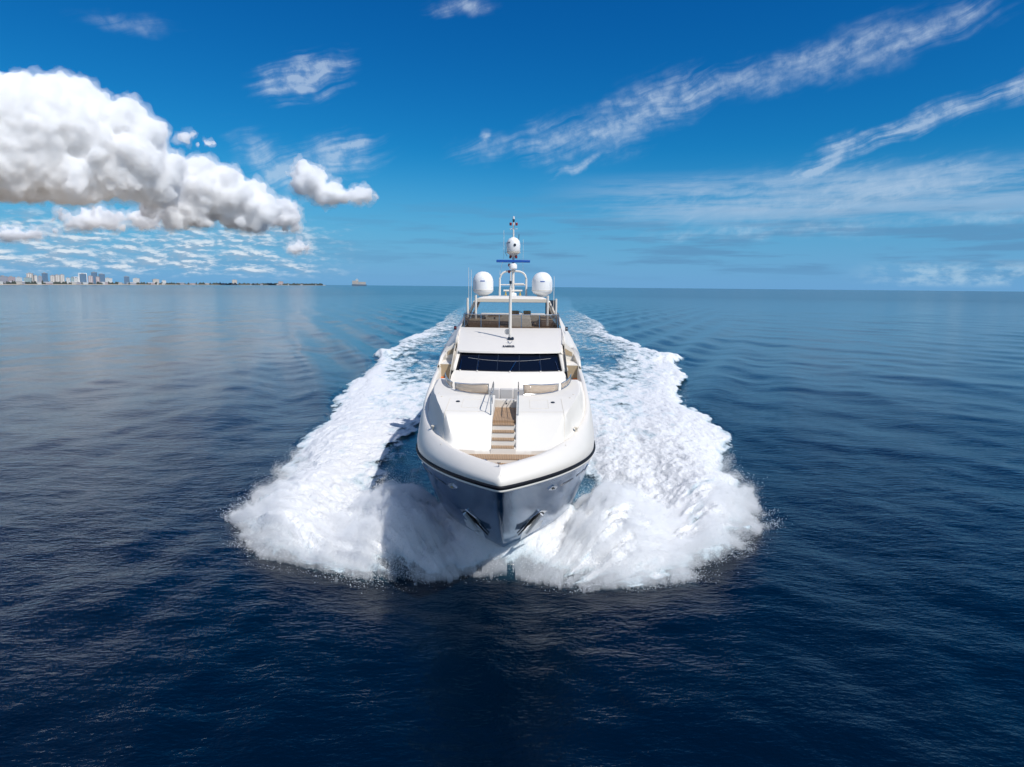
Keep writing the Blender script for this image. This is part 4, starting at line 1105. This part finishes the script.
# low wood and scrub along the shore: one mass of rounded crowns
NA_ = 1500; ab = np.linspace(-71, -15.4, NA_)
rr = np.array([shore_r(a) for a in ab])
G = []
hs = 9 + 5.0 * fbm(ab * 9.0, ab * 0 + 3.3, 4, 0.6, 51) * 2 + rr * 0.0006
hs = np.maximum(hs, 3.5) + np.clip((rr - 4500) * 0.0016, 0, 12)
gap = fbm(ab * 2.2, ab * 0 + 1.7, 3, 0.6, 57)
hs = np.where(gap < -0.28, hs * 0.35, hs)
for k in range(NA_):
    a, r, h = ab[k], rr[k], hs[k]
    G.append([polar(a, r + 60, 2.2), polar(a, r + 62 + 6 * math.sin(k * 1.7), h * 0.75), polar(a, r + 75, h), polar(a, r + 160, h * 1.1 + 2.0 * math.sin(k * 0.7)), polar(a, r + 420, h * 1.05), polar(a, r + 430, 2.2)])
wd = MB().grid(G).build('shore_woods', WOOD, smooth=False); wd['kind'] = 'stuff'; wd['label'] = 'low dark green woods and scrub running along the far shore'; wd['category'] = 'woods'

def facade(name, wall, win, sx=0.28, sz=0.30, duty=0.5, gl=0.25):
    m, N, b, o = new_mat(name)
    tc_ = N.n('ShaderNodeTexCoord'); x, y, z = N.sep(tc_.outputs['Object'])
    h = N.m('FRACT', N.m('MULTIPLY', z, sz)); v = N.m('FRACT', N.m('MULTIPLY', N.m('ADD', x, y), sx))
    w_ = N.m('MULTIPLY', N.m('GREATER_THAN', h, 1 - duty), N.m('GREATER_THAN', v, 0.35))
    N.put(b.inputs['Base Color'], N.mixc(w_, wall + (1,), win + (1,)))
    b.inputs['Roughness'].default_value = 0.5
    return m
FM = {'cream': facade('cream_facade', (0.52, 0.48, 0.43), (0.24, 0.27, 0.30)), 'pink': facade('pink_facade', (0.42, 0.34, 0.35), (0.22, 0.22, 0.26)),
      'white': facade('white_facade', (0.62, 0.63, 0.63), (0.20, 0.26, 0.30)), 'blue': facade('blue_glass_facade', (0.14, 0.23, 0.34), (0.06, 0.13, 0.22), 0.2, 0.28, 0.8),
      'teal': facade('teal_facade', (0.36, 0.46, 0.48), (0.10, 0.18, 0.21)), 'grey': facade('grey_facade', (0.34, 0.35, 0.40), (0.18, 0.20, 0.25))}
ROOFM = paint('roof_grey', (0.32, 0.32, 0.33), 0.8)
BT = [(-36.42, 3422, 27, 36, 'grey', 'pinkish grey slab block at the very left end of the far shore'),
      (-35.99, 3544, 25, 35, 'pink', 'dull pink block second from the left end of the far shore'),
      (-35.59, 3653, 23, 33, 'white', 'low white block with dark windows near the left end of the shore'),
      (-35.12, 3780, 29, 33, 'teal', 'low pale teal building in front of the tall beige slab'),
      (-34.99, 3990, 25, 57, 'cream', 'tall beige slab tower standing over the pale teal building'),
      (-34.65, 3906, 13, 46, 'cream', 'narrow beige tower right of the tall beige slab'),
      (-34.41, 3968, 15, 43, 'grey', 'dusky purple grey block touching the tall blue tower'),
      (-34.14, 4036, 23, 60, 'blue', 'tall blue glass tower between the grey block and the row of cream blocks'),
      (-33.70, 4149, 20, 49, 'cream', 'first cream block of the row of three, nearest the tall blue tower'),
      (-33.41, 4220, 21, 53, 'cream', 'middle cream block of the row of three'),
      (-33.13, 4288, 19, 56, 'cream', 'last and tallest cream block of the row of three'),
      (-32.81, 4365, 19, 38, 'white', 'low white building right beside the row of three cream blocks'),
      (-32.55, 4429, 15, 42, 'teal', 'small pale teal building between two low white ones'),
      (-32.31, 4484, 15, 40, 'white', 'low white building just left of the white framed tower'),
      (-31.91, 4578, 33, 64, 'blue', 'blue glass tower held in a white frame'),
      (-31.46, 4681, 24, 54, 'pink', 'reddish tower in front of the tallest blue tower'),
      (-31.24, 4829, 29, 80, 'blue', 'tallest dark blue glass tower of the whole skyline'),
      (-31.03, 4776, 19, 50, 'pink', 'small pink block at the foot of the tallest blue tower'),
      (-30.75, 4837, 30, 69, 'blue', 'wide blue glass tower right of the tallest one'),
      (-30.40, 4915, 45, 43, 'white', 'long pale low building right of the cluster of blue towers'),
      (-29.24, 5160, 30, 58, 'blue', 'lone dark blue tower standing apart on the low shore'),
      (-28.64, 5285, 37, 47, 'white', 'pale low building just right of the lone dark blue tower'),
      (-27.34, 5669, 40, 44, 'cream', 'cream low building in the middle of the wooded shore'),
      (-26.82, 5939, 28, 36, 'white', 'small white building beside the cream one on the wooded shore'),
      (-21.97, 8227, 50, 62, 'cream', 'far cream block standing alone on the thin right part of the shore'),
      (-18.61, 9855, 60, 55, 'pink', 'last faint pink block near the right tip of the shore')]
for i, (a, r, w, h, kind, label) in enumerate(BT):
    bd = empty('city_building', polar(a, r, 2.5), -math.radians(a + (i * 37 % 30) - 15))
    tag(bd, label, 'building', 'buildings on the far shore')
    h *= 0.9; hw = w / 2; dp = max(12, w * 0.55)
    MB().box(-hw, hw, 0, dp, 0, h - 3).build('wall', FM[kind], bd)
    rf = MB().box(-hw - 0.4, hw + 0.4, -0.4, dp + 0.4, h - 2.99, h - 2.0).build('roof', ROOFM if kind != 'white' else FM['white'], bd)
    MB().box(-hw * 0.45, hw * 0.3, dp * 0.3, dp * 0.7, h - 1.98, h + 1.5).build('plant_room', ROOFM, rf)
    if 'frame' in label:
        MB().box(-hw - 4, -hw - 0.5, -1, dp + 1, 0, h + 1).build('frame_pier', DOME, bd)
        MB().box(hw + 0.5, hw + 3, -1, dp + 1, 0, h + 1).build('frame_pier', DOME, bd)
        MB().box(-hw - 4, hw + 3, -1, dp + 1, h + 1.05, h + 4).build('frame_beam', DOME, bd)
    elif kind in ('cream', 'pink') and h > 40:
        for k in range(1, 3):
            MB().box(-hw + w * k / 3 - 0.8, -hw + w * k / 3 + 0.8, -1.2, -0.02, 0, h - 4).build('balcony_stack', DOME, bd)
# low houses scattered behind the beach
for i in range(34):
    a = -36.6 + i * 0.62 + 0.35 * math.sin(i * 2.3); r = shore_r(a) + 52 + 3 * math.sin(i)
    w = 14 + 9 * ((i * 7) % 5); h = 5 + (i * 3) % 4 + r * 0.0006
    hb_ = empty('beach_house', polar(a, r, 2.5), -math.radians(a)); kind = ['white', 'cream', 'grey', 'white', 'pink'][i % 5]
    nm = {'white': 'low white', 'cream': 'low cream', 'grey': 'low grey', 'pink': 'low pinkish'}[kind]
    tag(hb_, nm + ' beach building among the trees of the far shore', 'beach building', nm + ' buildings behind the beach')
    MB().box(-w / 2, w / 2, 0, 10, 0, h).build('wall', FM[kind], hb_)
    MB().hexa([(-w / 2 - 0.6, -0.6, h + 0.01), (w / 2 + 0.6, -0.6, h + 0.01), (w / 2 + 0.6, 10.6, h + 0.01), (-w / 2 - 0.6, 10.6, h + 0.01), (-w / 2 + 2, 4, h + 2.5), (w / 2 - 2, 4, h + 2.5), (w / 2 - 2, 6, h + 2.5), (-w / 2 + 2, 6, h + 2.5)]).build('roof', ROOFM if i % 2 else FM['white'], hb_)
# a ship on the horizon past the end of the shore
sh = empty('cargo_ship', polar(-12.55, 9000, 0), -math.radians(-12.55))
tag(sh, 'far pale ship on the horizon right of the end of the shore', 'ship')
MB().plate([(-95, 0, 22), (95, 0, 19), (86, 0, -2), (-88, 0, -2)], (0, 26, 0)).build('hull', facade('ship_hull', (0.09, 0.16, 0.24), (0.09, 0.16, 0.24)), sh)
MB().box(-88, -10, 3, 23, 21, 66).build('superstructure', FM['cream'], sh)
MB().box(-45, -12, 5, 21, 66.1, 84).build('bridge', FM['white'], sh)
MB().box(-8, 80, 3, 23, 20, 52).build('deck_cargo', FM['cream'], sh)
MB().tube([(-28, 12, 84), (-28, 12, 98)], 2.0, 8).build('ship_mast', DOME, sh)
